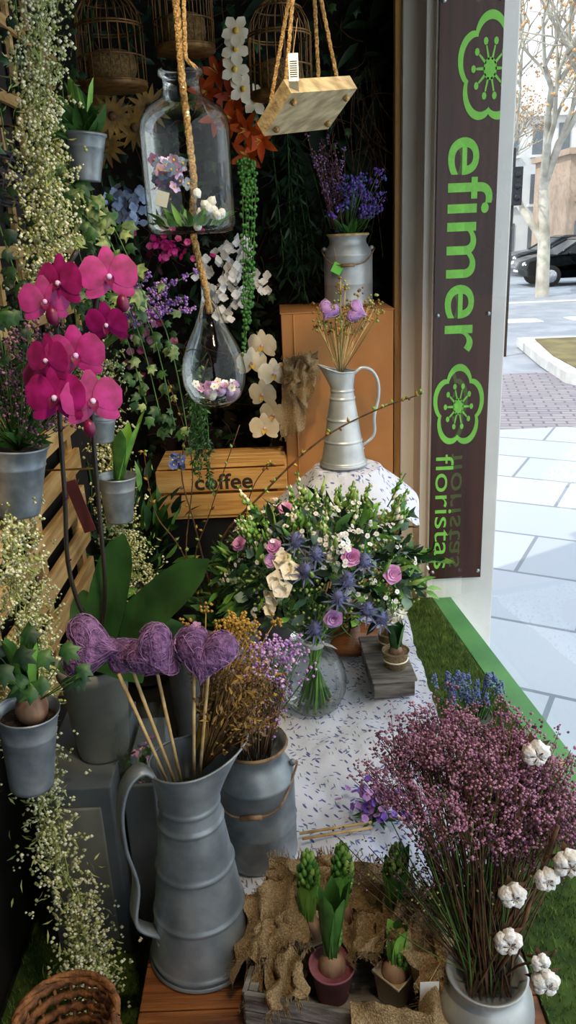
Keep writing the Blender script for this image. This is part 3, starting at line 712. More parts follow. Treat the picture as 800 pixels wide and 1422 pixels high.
for i in range(20): leaf(b,(-.485,1.4,1.26),(R.uniform(-1,1),-.6,.4),.08,.02,'leaf_green')
b.build(clamp=CL)
b=MB('hanging_zinc_bucket'); bucket(b,(-.392,1.0,.962),.044,.032,.13,(0,.1))
ball(b,(-.385,1.0,.965),(.024,.024,.028),'bulb',12,8)
hyleaves(b,(-.385,1.0,.985),.10,5)
for i in range(16):
    p=V((-.375,.98,1.05))+V((R.gauss(0,.04),R.gauss(0,.02),R.gauss(0,.025)))
    tube(b,arc((-.385,1.0,.97),p,(.01,-.01,.01),3),.001,'stem_green',3); ivyleaf(b,p,(R.uniform(-.8,1),-.3,-.4),(.2,-.9,.5),R.uniform(.03,.05),R.choice(('leaf_ivy','leaf_dark')))
b.build(clamp=CL)
b=MB('hanging_zinc_bucket'); bucket(b,(-.378,1.7,1.107),.042,.030,.105,(0,.05)); hyleaves(b,(-.375,1.7,1.10),.16,6,(.25,-.1)); b.build()
b=MB('hanging_zinc_bucket'); bucket(b,(-.362,1.7,1.80),.040,.028,.085,(0,.1)); hyleaves(b,(-.362,1.7,1.79),.10,7)
for i in range(26): leaf(b,(-.362,1.7,1.79),(R.uniform(-1.2,.6),-.5,R.uniform(.1,.8)),.09,.03,'leaf_green')
b.build()
b=MB('hanging_zinc_bucket'); bucket(b,(-.36,1.55,1.285),.03,.022,.06,(0,.1)); hyleaves(b,(-.36,1.55,1.28),.09,4); b.build()
# ------------------------------------------------------------------ stands and orchid
b=MB('grey_wooden_box'); box(b,(-.41,1.32,.485),(.14,.28,.39),'box_grey'); box(b,(-.41,1.177,.485),(.10,.006,.31),'pot_grey'); b.build(bevel=.003)
b=MB('grey_wooden_box'); box(b,(-.30,1.33,.47),(.06,.22,.36),'box_grey'); b.build(bevel=.003)
b=MB('potted_orchid'); pc=V((-.372,1.29,.682))
lathe(b,pc,[(0,0),(.046,0),(.048,.006),(.062,.17),(.067,.172),(.068,.195),(.064,.197),(.060,.17),(.0,.168)],'pot_grey',36)
lathe(b,pc,[(0,.175),(.058,.172)],'soil',24)
S1=smooth([(-.372,1.28,.86),(-.35,1.27,.95),(-.368,1.25,1.0),(-.378,1.25,1.09),(-.368,1.25,1.2),(-.36,1.25,1.315),(-.35,1.25,1.42),(-.335,1.25,1.53),(-.30,1.26,1.59)],4)
S2=smooth([(-.365,1.29,.86),(-.345,1.29,.95),(-.328,1.28,1.03),(-.322,1.28,1.15),(-.315,1.28,1.31),(-.30,1.28,1.44),(-.28,1.28,1.53),(-.25,1.28,1.58)],4)
tube(b,S1,.004,'stem_dark',7); tube(b,S2,.004,'stem_dark',7)
for d,L,W,u,cu in (((.80,-.12,.86),.315,.085,(-.45,-.75,.5),.12),((.30,.12,1),.265,.075,(-.25,-1,.25),.03),((-.8,-.2,.25),.14,.06,(0,0,1),.25),((.75,.3,.35),.19,.07,(0,-.5,1),.2),((-.1,.3,.7),.15,.06,(0,-1,.3),.1),((.5,-.5,.45),.16,.06,(0,0,1),.35)):
    leaf(b,pc+V((0,0,.175)),d,L,W,'leaf_orchid',up=u,curl=cu,n=12,shape='strap',fold=.22)
for c,n,s in (((-.325,1.235,1.545),(-.5,-1,.1),.9),((-.352,1.235,1.52),(.3,-1,.0),.8),((-.258,1.265,1.55),(.3,-1,.1),.95),((-.268,1.265,1.480),(-.2,-1,-.3),.75),((-.352,1.21,1.435),(-.5,-1,.1),.85),((-.312,1.22,1.44),(.2,-1,0),.95),((-.345,1.20,1.38),(-.2,-1,.1),1.05),((-.292,1.205,1.372),(.4,-1,.1),1.0),((-.372,1.23,1.40),(-.6,-1,.1),.85)): phal(c,n,s,'magenta','magenta_deep')
for p in ((-.338,1.215,1.50),(-.24,1.26,1.51),(-.30,1.20,1.33)): ball(b,p,(.010,.009,.014),'magenta_deep',10,7)
for t in (12,16,20,24,26):
    if t<len(S1): tube(b,[S1[t],S1[t]+V((.012,-.02,.012))],.0015,'magenta_deep',4)
b.build()
b=MB('clear_display_box'); box(b,(-.295,1.27,.709),(.075,.09,.115),'glass')
for i in range(25): bloom(b,(-.295+R.gauss(0,.015),1.27+R.gauss(0,.015),.675+R.uniform(-.01,.02)),rdir()+V((0,0,1)),.01,5,R.choice(('pink_rose','leaf_green','leaf_dark','pale_blue')),None)
b.build()
b=MB('potted_primrose'); lathe(b,(-.235,1.5,.4635),[(0,0),(.03,0),(.038,.3),(.042,.3)],'pot_grey',24)
for i in range(60): leaf(b,(-.235,1.5,.76),(R.uniform(-1,1),R.uniform(-1,1),R.uniform(.1,.9)),.06,.022,R.choice(('leaf_green','leaf_dark')))
for i in range(12): bloom(b,(-.23+R.gauss(0,.02),1.48+R.gauss(0,.02),.82),(0,-.5,1),.013,5,'lilac','yellow')
b.build()
b=MB('wicker_basket'); c=V((-.335,.80,.295))
for k in range(13):
    z=.01+k*.024; rr=.052+.014*k/12
    tube(b,[c+V((rr*math.cos(2*pi*j/36)*(1+.03*(-1)**(j+k)),rr*math.sin(2*pi*j/36)*(1+.03*(-1)**(j+k)),z)) for j in range(37)],.007,'wicker',5,False)
for j in range(18): a=2*pi*j/18; tube(b,[c+V((.05*math.cos(a),.05*math.sin(a),0)),c+V((.067*math.cos(a),.067*math.sin(a),.30))],.003,'wicker',4)
for q in range(3): tube(b,[c+V(((.068)*math.cos(2*pi*j/36)+.003*math.cos(j*1.1+q*2.1),(.068)*math.sin(2*pi*j/36),.305+.004*math.sin(j*1.1+q*2.1))) for j in range(37)],.0045,'wicker',5,False)
b.build()
# ------------------------------------------------------------------ bouquet in glass vase
b=MB('flower_bouquet_in_vase'); vc=V((.046,1.73,.474))
lathe(b,vc,[(0,0),(.045,0),(.062,.006),(.080,.045),(.083,.075),(.076,.11),(.056,.145),(.044,.165),(.048,.182),(.056,.192)],'glass',44)
bc=V((.072,1.71,.86)); br=V((.225,.20,.165)); neck=V((.05,1.73,.66))
for i in range(40):
    a=R.uniform(0,2*pi); q=R.uniform(.2,1)
    tube(b,[vc+V((.05*q*math.cos(a),.05*q*math.sin(a),.012)),neck+V((.02*math.cos(a+2.5),.02*math.sin(a+2.5),-.01)),neck+V((-.07*q*math.cos(a),-.07*q*math.sin(a),.09))],.003,'leaf_bright' if i%3 else 'stem_green',6)
ribbon(b,[neck+V((.024*math.cos(t),.024*math.sin(t),-.005)) for t in [k*pi/12 for k in range(25)]],.022,.0015,(0,0,1),'white_petal')
for s in (-1,1): leaf(b,neck+V((0,-.025,0)),(s,-.4,.3),.06,.02,'white_petal')
cd=V((-.045,-.91,.41)).normalized()
def front(dx,dz,k=1.0):
    o=V((dx,0,dz)); A=sum((cd[i]/br[i])**2 for i in range(3)); B=2*sum(o[i]*cd[i]/br[i]**2 for i in range(3)); C=sum((o[i]/br[i])**2 for i in range(3))-1
    D=B*B-4*A*C; t=(-B+math.sqrt(D))/(2*A) if D>0 else 0
    return bc+o+cd*t*k
def outn(p): d=p-bc; return V((d.x/br.x**2,d.y/br.y**2,d.z/br.z**2)).normalized()
def onell(lo=-.45):
    while 1:
        d=rdir()
        if d.z>lo: return bc+V((d.x*br.x,d.y*br.y,d.z*br.z))*R.uniform(.72,1.05)
for i in range(130):
    p=onell(-.5); tube(b,arc(neck+rv(.015),p,rv(.02),4),.0014,'stem_green',4)
for i in range(1200):
    p=onell(-.5); n=outn(p); q=R.random()
    if q<.55: leaf(b,p-n*.02,n+rdir()*.9,R.uniform(.03,.065),R.uniform(.012,.022),R.choice(('leaf_green','leaf_dark','leaf_dark','leaf_deep','leaf_bright')),n=3)
    elif q<.68: leaf(b,p-n*.02,n+rdir()*.9,R.uniform(.025,.04),.028,'leaf_euc',n=3,shape='round')
    else:
        for k in range(3): octa(b,p+rv(.012),.004,R.choice(('bud_green','gyp_green')))
for i in range(150):
    p=onell(-.2); n=outn(p)
    if R.random()<.62: 
        for k in range(4): bloom(b,p+n*.012+rv(.014),n+rdir()*.6,.006,5,'white_petal','yellow',.2,'round',1)
    else:
        d=(n+V((0,0,.8))+rdir()*.5).normalized(); tube(b,[p,p+d*.02,p+d*.045],[.002,.006,.001],R.choice(('bud_green','bud_green','leaf_bright')),6)
for i in range(26):
    c=(.02+R.gauss(0,.03),-.10+R.gauss(0,.02),.07+R.gauss(0,.02)); p=bc+V(c)*1.3
    for k in range(3): bloom(b,p+rv(.014),outn(p)+rdir()*.5,.0065,5,'white_petal','yellow',.2,'round',1)
for i in range(34):
    p=bc+V((R.uniform(-.17,.21),R.uniform(-.12,.1),R.uniform(.09,.14))); d=V((p.x-bc.x,p.y-bc.y,.25+R.random()*.3)).normalized(); L=R.uniform(.04,.09)
    tube(b,[p,p+d*L],.0016,'stem_green',4)
    for k in range(10): octa(b,p+d*L*(.3+.07*k)+rv(.006),.0068-.0004*k,R.choice(('bud_green','leaf_bright','bud_green','cream')),d,1.7)
for (u,v_,m,s) in ((490,785,'pink_rose',.023),(545,810,'pink_rose',.024),(388,765,'pink_rose',.019),(385,785,'lilac',.017),(402,708,'pink_rose',.018),(337,757,'pink_rose',.019),(465,866,'lilac',.023),(553,880,'cream',.018)):
    p=front((u-450)*.00160,-(v_-795)*.0017,1.05); rose(b,p,(outn(p)+V((0,-.8,.3))),s,m)
for (u,v_) in ((400,785),(410,800),(392,812),(385,835),(380,852),(398,822)):
    p=front((u-450)*.0016,-(v_-795)*.0017,1.05)
    for sz,cu in ((.024,.35),(.018,.8)): bloom(b,p,outn(p)+rv(.5),sz,5,'cream',None,cu,'petal',1,wave=.15,tw=R.random())
for (u,v_) in ((445,778),(472,838),(510,856),(418,758),(508,790),(440,880),(530,870),(430,800),(485,815)):
    p=front((u-450)*.0016,-(v_-795)*.0017,1.08); thistle(b,p,.021,'thistle')
for (dx,dy,dz) in ((.23,-.02,.02),(.20,-.05,-.03),(-.2,-.02,.05),(-.23,0,0),(-.18,-.06,-.05),(.16,0,.10),(-.12,0,.13),(-.22,0,-.05)):
    p=bc+V((dx,dy,dz))
    for k in range(22): leaf(b,p+V((dx,dy,dz))*R.uniform(-.25,.18)+rv(.015),V((dx,dy,dz))+rv(.15),.042,.014,R.choice(('leaf_green','leaf_bright','leaf_dark')),n=3)
b.build()
b=MB('budding_branch_arrangement')
lathe(b,(-.175,1.78,.472),[(0,0),(.045,0),(.05,.02),(.055,.2),(.05,.22),(.048,.2),(0,.19)],'zinc',28)
def twig(P,r=.0024,buds=16):
    P=smooth(P,6); k=len(P); tube(b,P,[r*(1-.65*i/k) for i in range(k)],'stem_brown',5)
    for i in range(buds):
        j=R.randrange(k//4,k); p=P[j]; d=(rdir()+V((0,0,.7))).normalized(); octa(b,p+d*.006,.0036,R.choice(('bud_green','stem_brown','dried_yellow')),d,2.2)
twig([(-.175,1.78,.66),(-.17,1.75,.90),(-.05,1.72,1.05),(.08,1.7,1.17),(.2,1.7,1.23),(.30,1.7,1.262)],.0036,34)
twig([(-.18,1.78,.66),(-.22,1.76,.95),(-.24,1.75,1.1),(-.20,1.75,1.25),(-.16,1.75,1.35)])
twig([(-.18,1.78,.66),(-.26,1.76,.9),(-.31,1.75,1.0),(-.32,1.74,1.15)])
twig([(-.17,1.78,.66),(-.12,1.76,.9),(-.08,1.74,1.05),(-.03,1.72,1.12)])
twig([(-.18,1.78,.66),(-.23,1.76,.85),(-.18,1.75,1.0),(-.10,1.75,1.2)])
twig([(-.175,1.78,.66),(-.20,1.76,.8),(-.15,1.72,.92),(-.05,1.7,1.0)])
twig([(-.18,1.78,.66),(-.25,1.77,.85),(-.22,1.8,1.1),(-.26,1.8,1.3)])
for i in range(90): leaf(b,V((-.17,1.78,.70))+rv(.03),(R.uniform(-1,1),R.uniform(-1,.6),R.uniform(0,1)),R.uniform(.05,.1),.03,R.choice(('leaf_green','leaf_dark','leaf_green')))
for i in range(10): bloom(b,V((-.245,1.75,1.12))+rv(.014),rdir()+V((0,-1,0)),.012,5,'blue_flower','yellow')
b.build()
b=MB('potted_foliage_plant')
lathe(b,(-.05,2.06,.472),[(0,0),(.05,0),(.06,.12),(.065,.12),(.062,.10),(0,.10)],'pot_grey',28)
for i in range(130): 
    d=V((R.uniform(-1,1),R.uniform(-1,.6),R.uniform(.1,.9))); p=V((-.05,2.06,.57))+d*R.uniform(0,.08); leaf(b,p,d,R.uniform(.06,.10),R.uniform(.025,.04),R.choice(('leaf_deep','leaf_dark','leaf_green')))
b.build()
b=MB('potted_foliage_plant')
lathe(b,(-.46,2.2,.285),[(0,0),(.06,0),(.07,.35),(.074,.35),(.07,.33),(0,.33)],'pot_grey',28)
for i in range(260): 
    d=V((R.uniform(-.9,.9),R.uniform(-1,.6),R.uniform(.1,1.6))); p=V((-.46,2.2,.63))+d*R.uniform(0,.22); leaf(b,p,d,R.uniform(.05,.1),R.uniform(.015,.03),R.choice(('leaf_deep','leaf_dark','leaf_green','leaf_bright')))
b.build(clamp=CL)
b=MB('grey_wooden_tray'); box(b,(.245,1.86,.499),(.105,.23,.045),'wood_grey',.05); box(b,(.245,1.86,.525),(.115,.24,.008),'wood_grey',.05); b.build(bevel=.002)
def bulbpot(b,c,H=.045,r=.034):
    lathe(b,c,[(0,0),(r*.8,0),(r,H),(r*1.06,H+.002),(r*.95,H-.004),(0,H-.006)],'burlap',28)
    tube(b,[V(c)+V((r*.93*math.cos(t),r*.93*math.sin(t),H*.5)) for t in [k*pi/12 for k in range(25)]],.0022,'cream',5,False)
    ball(b,V(c)+V((0,0,H)),(.018,.018,.016),'bulb',10,6)
b=MB('potted_hyacinth'); bulbpot(b,(.262,1.81,.5295)); hyleaves(b,(.262,1.81,.57),.10,5)
for i in range(8): bloom(b,V((.262,1.80,.675))+rv(.018),rdir()+V((0,-.6,.3)),.016,6,'cream',None,.4,'lance',.4)
b.build()
b=MB('potted_hyacinth'); bulbpot(b,(.262,1.91,.5295)); hyleaves(b,(.262,1.91,.57),.12,4)
for i in range(40): octa(b,V((.275,1.9,.73))+rv(.014),.006,R.choice(('thistle','plum','leaf_deep')))
b.build()
b=MB('potted_grape_hyacinth'); lathe(b,(.42,1.62,.4555),[(0,0),(.035,0),(.045,.045),(.048,.045),(.043,.04),(0,.038)],'pot_grey',24)
for i in range(26):
    x=.42+R.gauss(0,.038); y=1.62+R.gauss(0,.02); z=.555+R.uniform(-.015,.03); tube(b,arc((.42+(x-.42)*.4,y,.49),(x,y,z),rv(.005),3),.0018,'stem_green',4)
    for k in range(34):
        t=R.random(); a=R.random()*6.3; rr=.009*(1-t*.7); octa(b,(x+rr*math.cos(a),y+rr*math.sin(a),z+t*.034),.0032,R.choice(('blue_flower','pale_blue')))
for i in range(30): leaf(b,(.42+R.gauss(0,.02),1.62+R.gauss(0,.015),.49),(R.uniform(-.6,.6),R.uniform(-.6,.6),1),.08,.007,'leaf_green',n=4,shape='strap')
b.build()
b=MB('fallen_leaf'); leaf(b,(.535,1.48,.466),(.3,.8,.1),.07,.04,'leaf_fallen',up=(0,0,1),curl=.2,n=6); leaf(b,(.55,1.46,.464),(1,.3,.05),.05,.03,'leaf_fallen',up=(0,0,1),curl=.1,n=6); b.build()
b=MB('purple_flower_posy')
for k in range(90): bloom(b,(.16+R.gauss(0,.03),1.33+R.gauss(0,.03),.50+R.uniform(-.02,.035)),rdir()+V((0,-.5,1)),.009,5,R.choice(('statice','violet','statice')),None,.3,'round',1)
for k in range(40): leaf(b,(.16,1.33,.468),(R.uniform(-1,1),R.uniform(-1,1),.4),.06,.012,'leaf_green')
b.build()
b=MB('wooden_stick_pair'); tube(b,[(-.005,1.27,.480),(.14,1.29,.483)],.003,'stem_straw',6); tube(b,[(.0,1.255,.480),(.14,1.275,.483)],.003,'stem_straw',6); b.build()
# ------------------------------------------------------------------ pink limonium in zinc pot
b=MB('limonium_in_zinc_pot'); pc=V((.262,.87,.4515))
lathe(b,pc,[(0,0),(.066,0),(.070,.006),(.072,.05),(.068,.075),(.055,.092),(.050,.098),(.050,.108),(.058,.116),(.060,.119),(.056,.119),(.047,.108),(.045,.09),(0,.088)],'zinc_light',40)
top=pc+V((0,0,.10)); lc=V((.262,1.02,.78))
def bush(n,cen,rad,cols,k2=6,k3=8,sz=(.0016,.0034)):
    for i in range(n):
        d=rdir()
        if d.z<-.3: d.z=-d.z
        q=R.random()**.4; tp=cen+V((d.x*rad[0],d.y*rad[1],d.z*rad[2]))*q
        P=arc(top+V((R.uniform(-.03,.03),R.uniform(-.03,.03),0)),tp,rv(.02),4); tube(b,P,[.0016,.0014,.0012,.001,.0008],R.choice(('stem_brown','stem_brown','stem_green')),4)
        for k in range(k2):
            o=P[3].lerp(tp,R.random()); e=tp+rv(.030)+V((0,0,.006)); tube(b,[o,e],.0006,'stem_brown',3,False); cc=R.choice(cols)
            for w in range(k3): octa(b,e+V((R.gauss(0,.006),R.gauss(0,.006),R.gauss(0,.006))),R.uniform(*sz),cc if R.random()<.7 else R.choice(cols))
bush(150,lc,(.165,.15,.09),('limonium','limonium','limonium_deep','limonium'))
bush(60,V((.33,.98,.73)),(.11,.10,.06),('limonium_deep','plum','limonium'))
for i in range(130):
    tp=V((.23+R.gauss(0,.06),.98+R.gauss(0,.04),.66+R.uniform(-.04,.06))); tube(b,arc(top+rv(.02),tp,rv(.01),3),.0009,R.choice(('stem_green','stem_brown')),3)
    for k in range(7): octa(b,tp+rv(.015),.0024,R.choice(('plum','limonium_deep','gyp_green','dried_brown')))
b.build()
b=MB('cotton_branch')
def boll(c,s=1):
    c=V(c)
    for i in range(5):
        a=2*pi*i/5+R.random()*.3; ball(b,c+V((.010*s*math.cos(a),-.003,.010*s*math.sin(a))),(.0105*s,.010*s,.0105*s),'cotton',10,7,lump=.4,seed=R.random()*9)
    for i in range(5):
        a=2*pi*i/5+.5; leaf(b,c+V((0,.008,0)),(math.cos(a),-.25,math.sin(a)),.027*s,.011*s,'stem_brown',up=(0,1,0),curl=-.25,n=3)
        a+=.1; leaf(b,c+V((0,-.012*s,0)),(math.cos(a),.1,math.sin(a)),.014*s,.0025*s,'stem_brown',up=(0,-1,0),curl=0,n=2)
fork=V((.33,.89,.70)); fork2=V((.345,.98,.80))
tube(b,smooth([top+V((.0,0,-.02)),(.30,.86,.64),fork,(.36,.90,.80)]),.003,'stem_brown',6)
tube(b,smooth([top+V((.01,0,-.02)),(.31,.93,.68),fork2]),.0022,'stem_brown',6)
tube(b,smooth([top+V((.01,0,-.02)),(.30,.85,.60),(.33,.83,.63),(.34,.82,.66)]),.002,'stem_brown',6)
for c,s,f in (((.292,.87,.712),1,fork),((.366,.87,.765),1.1,fork),((.338,.87,.738),.9,fork),((.352,.99,.858),1.05,fork2),((.278,.835,.666),1,fork),((.325,.81,.618),1,(.33,.83,.63)),((.318,.815,.648),.7,(.33,.83,.63))):
    boll(c,s); tube(b,[V(c)+V((0,.008,0)),f],.0014,'stem_brown',4)
b.build()
# ------------------------------------------------------------------ hyacinth crate with burlap
cr=MB('wooden_planter_crate'); C0=V((.062,.955,.4505)); ang=math.radians(-14); q=Matrix.Rotation(ang,3,'Z')
W,D,H=.28,.20,.075
for s in (-1,1):
    for k in range(2):
        box(cr,C0+q@V((0,s*D/2,.02+k*.036)),(W,.008,.033),'wood_grey',ang); box(cr,C0+q@V((s*W/2,0,.02+k*.036)),(.008,D,.033),'wood_grey',ang)
    for t in (-1,1): box(cr,C0+q@V((s*(W/2-.012),t*(D/2-.012),.037)),(.014,.014,.072),'wood_grey',ang)
box(cr,C0+V((0,0,.005)),(W-.01,D-.01,.008),'wood_grey',ang)
cr.build(bevel=.0015)
b=MB('burlap_wrap')
def wpt(u,v):
    per=[(-W/2,D/2),(W/2,D/2),(W/2,-D/2),(-W/2,-D/2)]
    k=int(u*4)%4; f=u*4-int(u*4); x=per[k][0]*(1-f)+per[(k+1)%4][0]*f; y=per[k][1]*(1-f)+per[(k+1)%4][1]*f
    d=V((x,y,0)).normalized(); sx=(v-.4)*.085
    nz=noise.noise(V((u*26,v*2,0))); n3=noise.noise(V((u*60,v*5,4)))
    z=.095-abs(v-.4)*.07+.018*nz+.009*n3
    return C0+q@(V((x,y,0))+d*(sx*.7+.012*nz*(v+.3))+V((0,0,max(z,.006))))
nu,nv=200,10; skip=lambda u:(.60<u<.80)
vs=[];fs=[]
for i in range(nu+1):
    for j in range(nv+1): vs.append(wpt((i/nu)%1.0,j/nv))
for i in range(nu):
    if skip(i/nu): continue
    for j in range(nv): a=i*(nv+1)+j; fs.append((a,a+1,a+nv+2,a+nv+1))
b.add(vs,fs,'burlap')
for i in range(nu):
    if skip(i/nu): continue
    for j in (0,nv):
        for k in range(2):
            p=vs[i*(nv+1)+j]; dd=(vs[i*(nv+1)+j]-vs[i*(nv+1)+(1 if j==0 else nv-1)]).normalized(); tube(b,[p,p+dd*R.uniform(.006,.016)+rv(.006)],.0006,'jute',3,False)
for c,ux,uy,s in (((-.050,1.0,.555),(.08,.03,.03),(.03,-.11,-.02),1),((-.062,.95,.53),(.06,.0,.03),(-.03,-.09,-.05),4),((.17,.98,.565),(.10,-.02,.02),(.03,.08,.03),7),((.185,.92,.555),(.09,.03,-.03),(.03,-.07,-.04),9),((.10,1.05,.56),(.16,-.04,.0),(.02,.05,.05),12),((.0,1.075,.555),(.12,0,.0),(.0,.05,.05),15),((.09,.965,.545),(.07,0,.02),(.02,-.08,.01),18),((.14,.95,.58),(.07,.02,.02),(.05,.05,.03),21),((-.035,.90,.535),(.06,.02,.02),(.0,-.07,-.02),25)):
    sheet(b,c,ux,uy,14,14,.024,'burlap',s,.014)
b.build()
b=MB('jute_rope')
rope(b,smooth([(.205,.955,.575),(.20,.92,.575),(.203,.89,.54),(.197,.86,.51),(.20,.83,.475)],4),.008)
for k in range(40): tube(b,[(.20,.83,.478),V((.20,.83,.466))+V((R.uniform(-.02,.02),R.uniform(-.03,0),-.005))],.0008,'jute',3)
b.build()
def hyacinth(c,H,headz,lean,pot,hr=.021,hl=.075,sq=False,ns=10):
    b=MB('hyacinth_bulb_plant'); c=V(c)
    lathe(b,c,[(0,0),(.026,0),(.034,.06),(.037,.062),(.036,.055),(0,.054)],pot,4 if sq else 24)
    ball(b,c+V((0,0,.058)),(.022,.022,.026),'bulb',14,9)
    b0=c+V((0,0,.075)); hd=c+V((lean[0],lean[1],headz))
    for i in range(6):
        a=2*pi*i/6+R.random()*.5; leaf(b,b0+V((math.cos(a),math.sin(a),0))*.008,V((math.cos(a)*.17,math.sin(a)*.17,1))+V((lean[0],lean[1],0))*3,H*R.uniform(.85,1.15),.028,R.choice(('leaf_bright','leaf_green')),up=(-math.cos(a),-math.sin(a),.1),curl=-.03,n=7,shape='strap',fold=.45)
    tube(b,[b0,hd,hd+V((0,0,hl))],[.007,.007,.003],'leaf_bright',8)
    for row in range(ns):
        t=row/(ns-1); rr=hr*(.62+.38*math.sin(pi*min(1,.25+t*.6)))*(1-.55*max(0,t-.55)/.45); k=max(4,int(9*(1-.45*t)))
        for j in range(k):
            a=2*pi*j/k+row*.35; d=V((math.cos(a)*(.55-.4*t),math.sin(a)*(.55-.4*t),1)).normalized()
            p=hd+V((rr*.72*math.cos(a),rr*.72*math.sin(a),t*hl)); mt=d.to_track_quat('Z','Y').to_matrix()
            ball(b,p,(.0046,.0046,.0095),R.choice(('hy_bud','hy_bud','bud_green')),6,5,mtx=mt)
    b.build()
hyacinth((.004,1.005,.461),.085,.125,(.003,.01),'pot_cream'); hyacinth((.060,1.03,.461),.08,.115,(.004,.01),'pot_cream')
hyacinth((.145,1.005,.461),.12,.13,(.005,.01),'pot_cream'); hyacinth((.038,.935,.461),.13,.10,(.004,.003),'pot_pink',hr=.012,hl=.05,ns=7); hyacinth((.135,.92,.461),.07,.075,(.01,.0),'pot_cream',hr=.016,hl=.045,sq=True,ns=7)
b=MB('price_card'); box(b,(.178,.868,.535),(.028,.001,.04),'label'); tube(b,[(.178,.869,.555),(.198,.89,.568)],.0007,'stem_straw',4); b.build()
# ------------------------------------------------------------------ street
b=MB('ground_pavement'); b.add([(.3,-6,-.25),(30,-6,-.25),(30,7.4,-.25),(-10,7.4,-.25),(-10,3.2,-.25),(.3,3.2,-.25)],[(0,1,2,3,4,5)],'paving',False)
b.add([(-10,7.4,-.25),(30,7.4,-.25),(30,10.4,-.25),(-10,10.4,-.25)],[(0,1,2,3)],'pav_brick',False)
b.build()
b=MB('ground_street'); b.add([(-40,10.4,-.27),(90,10.4,-.27),(90,90,-.27),(-40,90,-.27)],[(0,1,2,3)],'asphalt',False); b.build()
b=MB('planting_bed'); pts=[(3.55,10.9),(3.45,9.6),(3.8,8.6),(5,7.9),(12,7.6),(12,12.6),(3.8,12.9)]
prism(b,pts,-.25,-.12,'kerb'); ins=[(3.72,10.9),(3.65,9.7),(3.98,8.85),(5.1,8.15),(11.8,7.9),(11.8,12.3),(4.0,12.6)]; prism(b,ins,-.2,-.105,'bed_soil')
tube(b,smooth([(4.1,10.6,-.09),(4.8,10.2,-.08),(5.5,10.9,-.09),(6.5,10.3,-.09)]),.03,'paint_black',6); b.build()
b=MB('road_markings')
for k in range(6): box(b,(4.5+k*2.2,16.5,-.262),(1.6,.6,.012),'road_white')
box(b,(8,20.5,-.262),(14,.25,.012),'road_white'); b.build()
def car(name,c,paint):
    b=MB(name); c=V(c)
    out=[(-2.1,.35),(-2.15,.55),(-2.05,.75),(-1.6,.88),(-1.05,.95),(0,.98),(1.3,.98),(1.95,.95),(2.1,.8),(2.12,.5),(2.05,.32),(1.2,.25),(-1.3,.25)]
    rows=[(-.86,.94),(-.90,1),(.90,1),(.86,.94)]; n=len(out); vs=[];fs=[]
    for y,k in rows:
        for x,z in out: vs.append(c+V((x*k,y,.6+(z-.6)*k)))
    for i in range(3):
        for j in range(n): j2=(j+1)%n; fs.append((i*n+j,i*n+j2,i*n+n+j2,i*n+n+j))
    fs+= [tuple(range(n)),tuple(range(3*n,4*n))[::-1]]
    b.add(vs,fs,paint)
    def cab(z0,z1,xs,ys,m):
        (a0,a1,b0,b1),(w0,w1)=xs,ys
        v=[c+V(p) for p in ((a0,-w0,z0),(a1,-w0,z0),(a1,w0,z0),(a0,w0,z0),(b0,-w1,z1),(b1,-w1,z1),(b1,w1,z1),(b0,w1,z1))]
        b.add(v,[(0,1,5,4),(1,2,6,5),(2,3,7,6),(3,0,4,7),(4,5,6,7)],m,False)
    cab(.94,1.36,(-1.1,1.75,-.35,1.2),(.84,.64),'car_glass'); cab(1.36,1.42,(-.37,1.22,-.2,1.05),(.65,.58),paint)
    for (x0,x1) in ((-1.1,-.35),(.35,.42),(1.75,1.2)): 
        for s_ in (-1,1): tube(b,[c+V((x0,.85*s_,.94)),c+V((x1,.65*s_,1.37))],.035,paint,5)
    for x in (-1.3,1.35):
        for s_ in (-1,1):
            lathe(b,c+V((x,s_*.80,.32)),[(0,-.1),(.2,-.1),(.32,-.09),(.33,0),(.32,.1),(.2,.11),(0,.11)],'tyre',20,Matrix.Rotation(-pi/2*s_,3,'X'))
            lathe(b,c+V((x,s_*.80,.32)),[(0,.125),(.19,.12),(.2,.1)],'alloy',12,Matrix.Rotation(-pi/2*s_,3,'X'))
    for s_ in (-1,1):
        ball(b,c+V((-2.02,s_*.62,.68)),(.10,.16,.08),'lamp_white',10,6); ball(b,c+V((2.05,s_*.66,.75)),(.06,.14,.09),'orange',10,6); ball(b,c+V((-.75,s_*.95,.98)),(.08,.1,.06),paint,8,5)
    box(b,c+V((-2.12,0,.5)),(.04,.5,.11),'lamp_white')
    b.build()
car('parked_car',(9.7,26.2,-.27),'car_paint'); car('parked_car',(10.9,31.5,-.27),'car_paint2')
def tree(c,H,seed,depth=6):
    b=MB('plane_tree'); rr=random.Random(seed)
    def br(p,d,L,r,k):
        e=p+d*L; m=(p+e)/2+V((rr.uniform(-1,1),rr.uniform(-1,1),rr.uniform(-1,1)))*L*.08
        tube(b,[p,m,e],[r,r*.85,r*.7],'bark',6 if k>3 else 4,False)
        if k==0:
            for q in range(3):
                w=e+V((rr.uniform(-.3,.3),rr.uniform(-.3,.3),rr.uniform(-.3,.2))); octa(b,w,.045,'leaf_autumn')
            return
        for q in range(3 if k>1 else 2):
            nd=(d+V((rr.uniform(-1,1),rr.uniform(-1,1),rr.uniform(-.35,.75)))*.75).normalized()
            br(e if q<2 else m,nd,L*rr.uniform(.68,.85),r*.62,k-1)
    br(V(c),V((rr.uniform(-.1,.1),0,1)).normalized(),H*.27,H*.019,depth); b.build()
tree((7.1,22,-.27),10,3,6); tree((12,30,-.27),11,5,6); tree((8.3,34,-.27),10,9); tree((10.5,18,-.27),9,12)
b=MB('traffic_light'); tube(b,[(3.35,12,-.27),(3.35,12,2.6)],.04,'paint_black',10); box(b,(3.38,11.9,2.1),(.14,.16,.5),'paint_black')
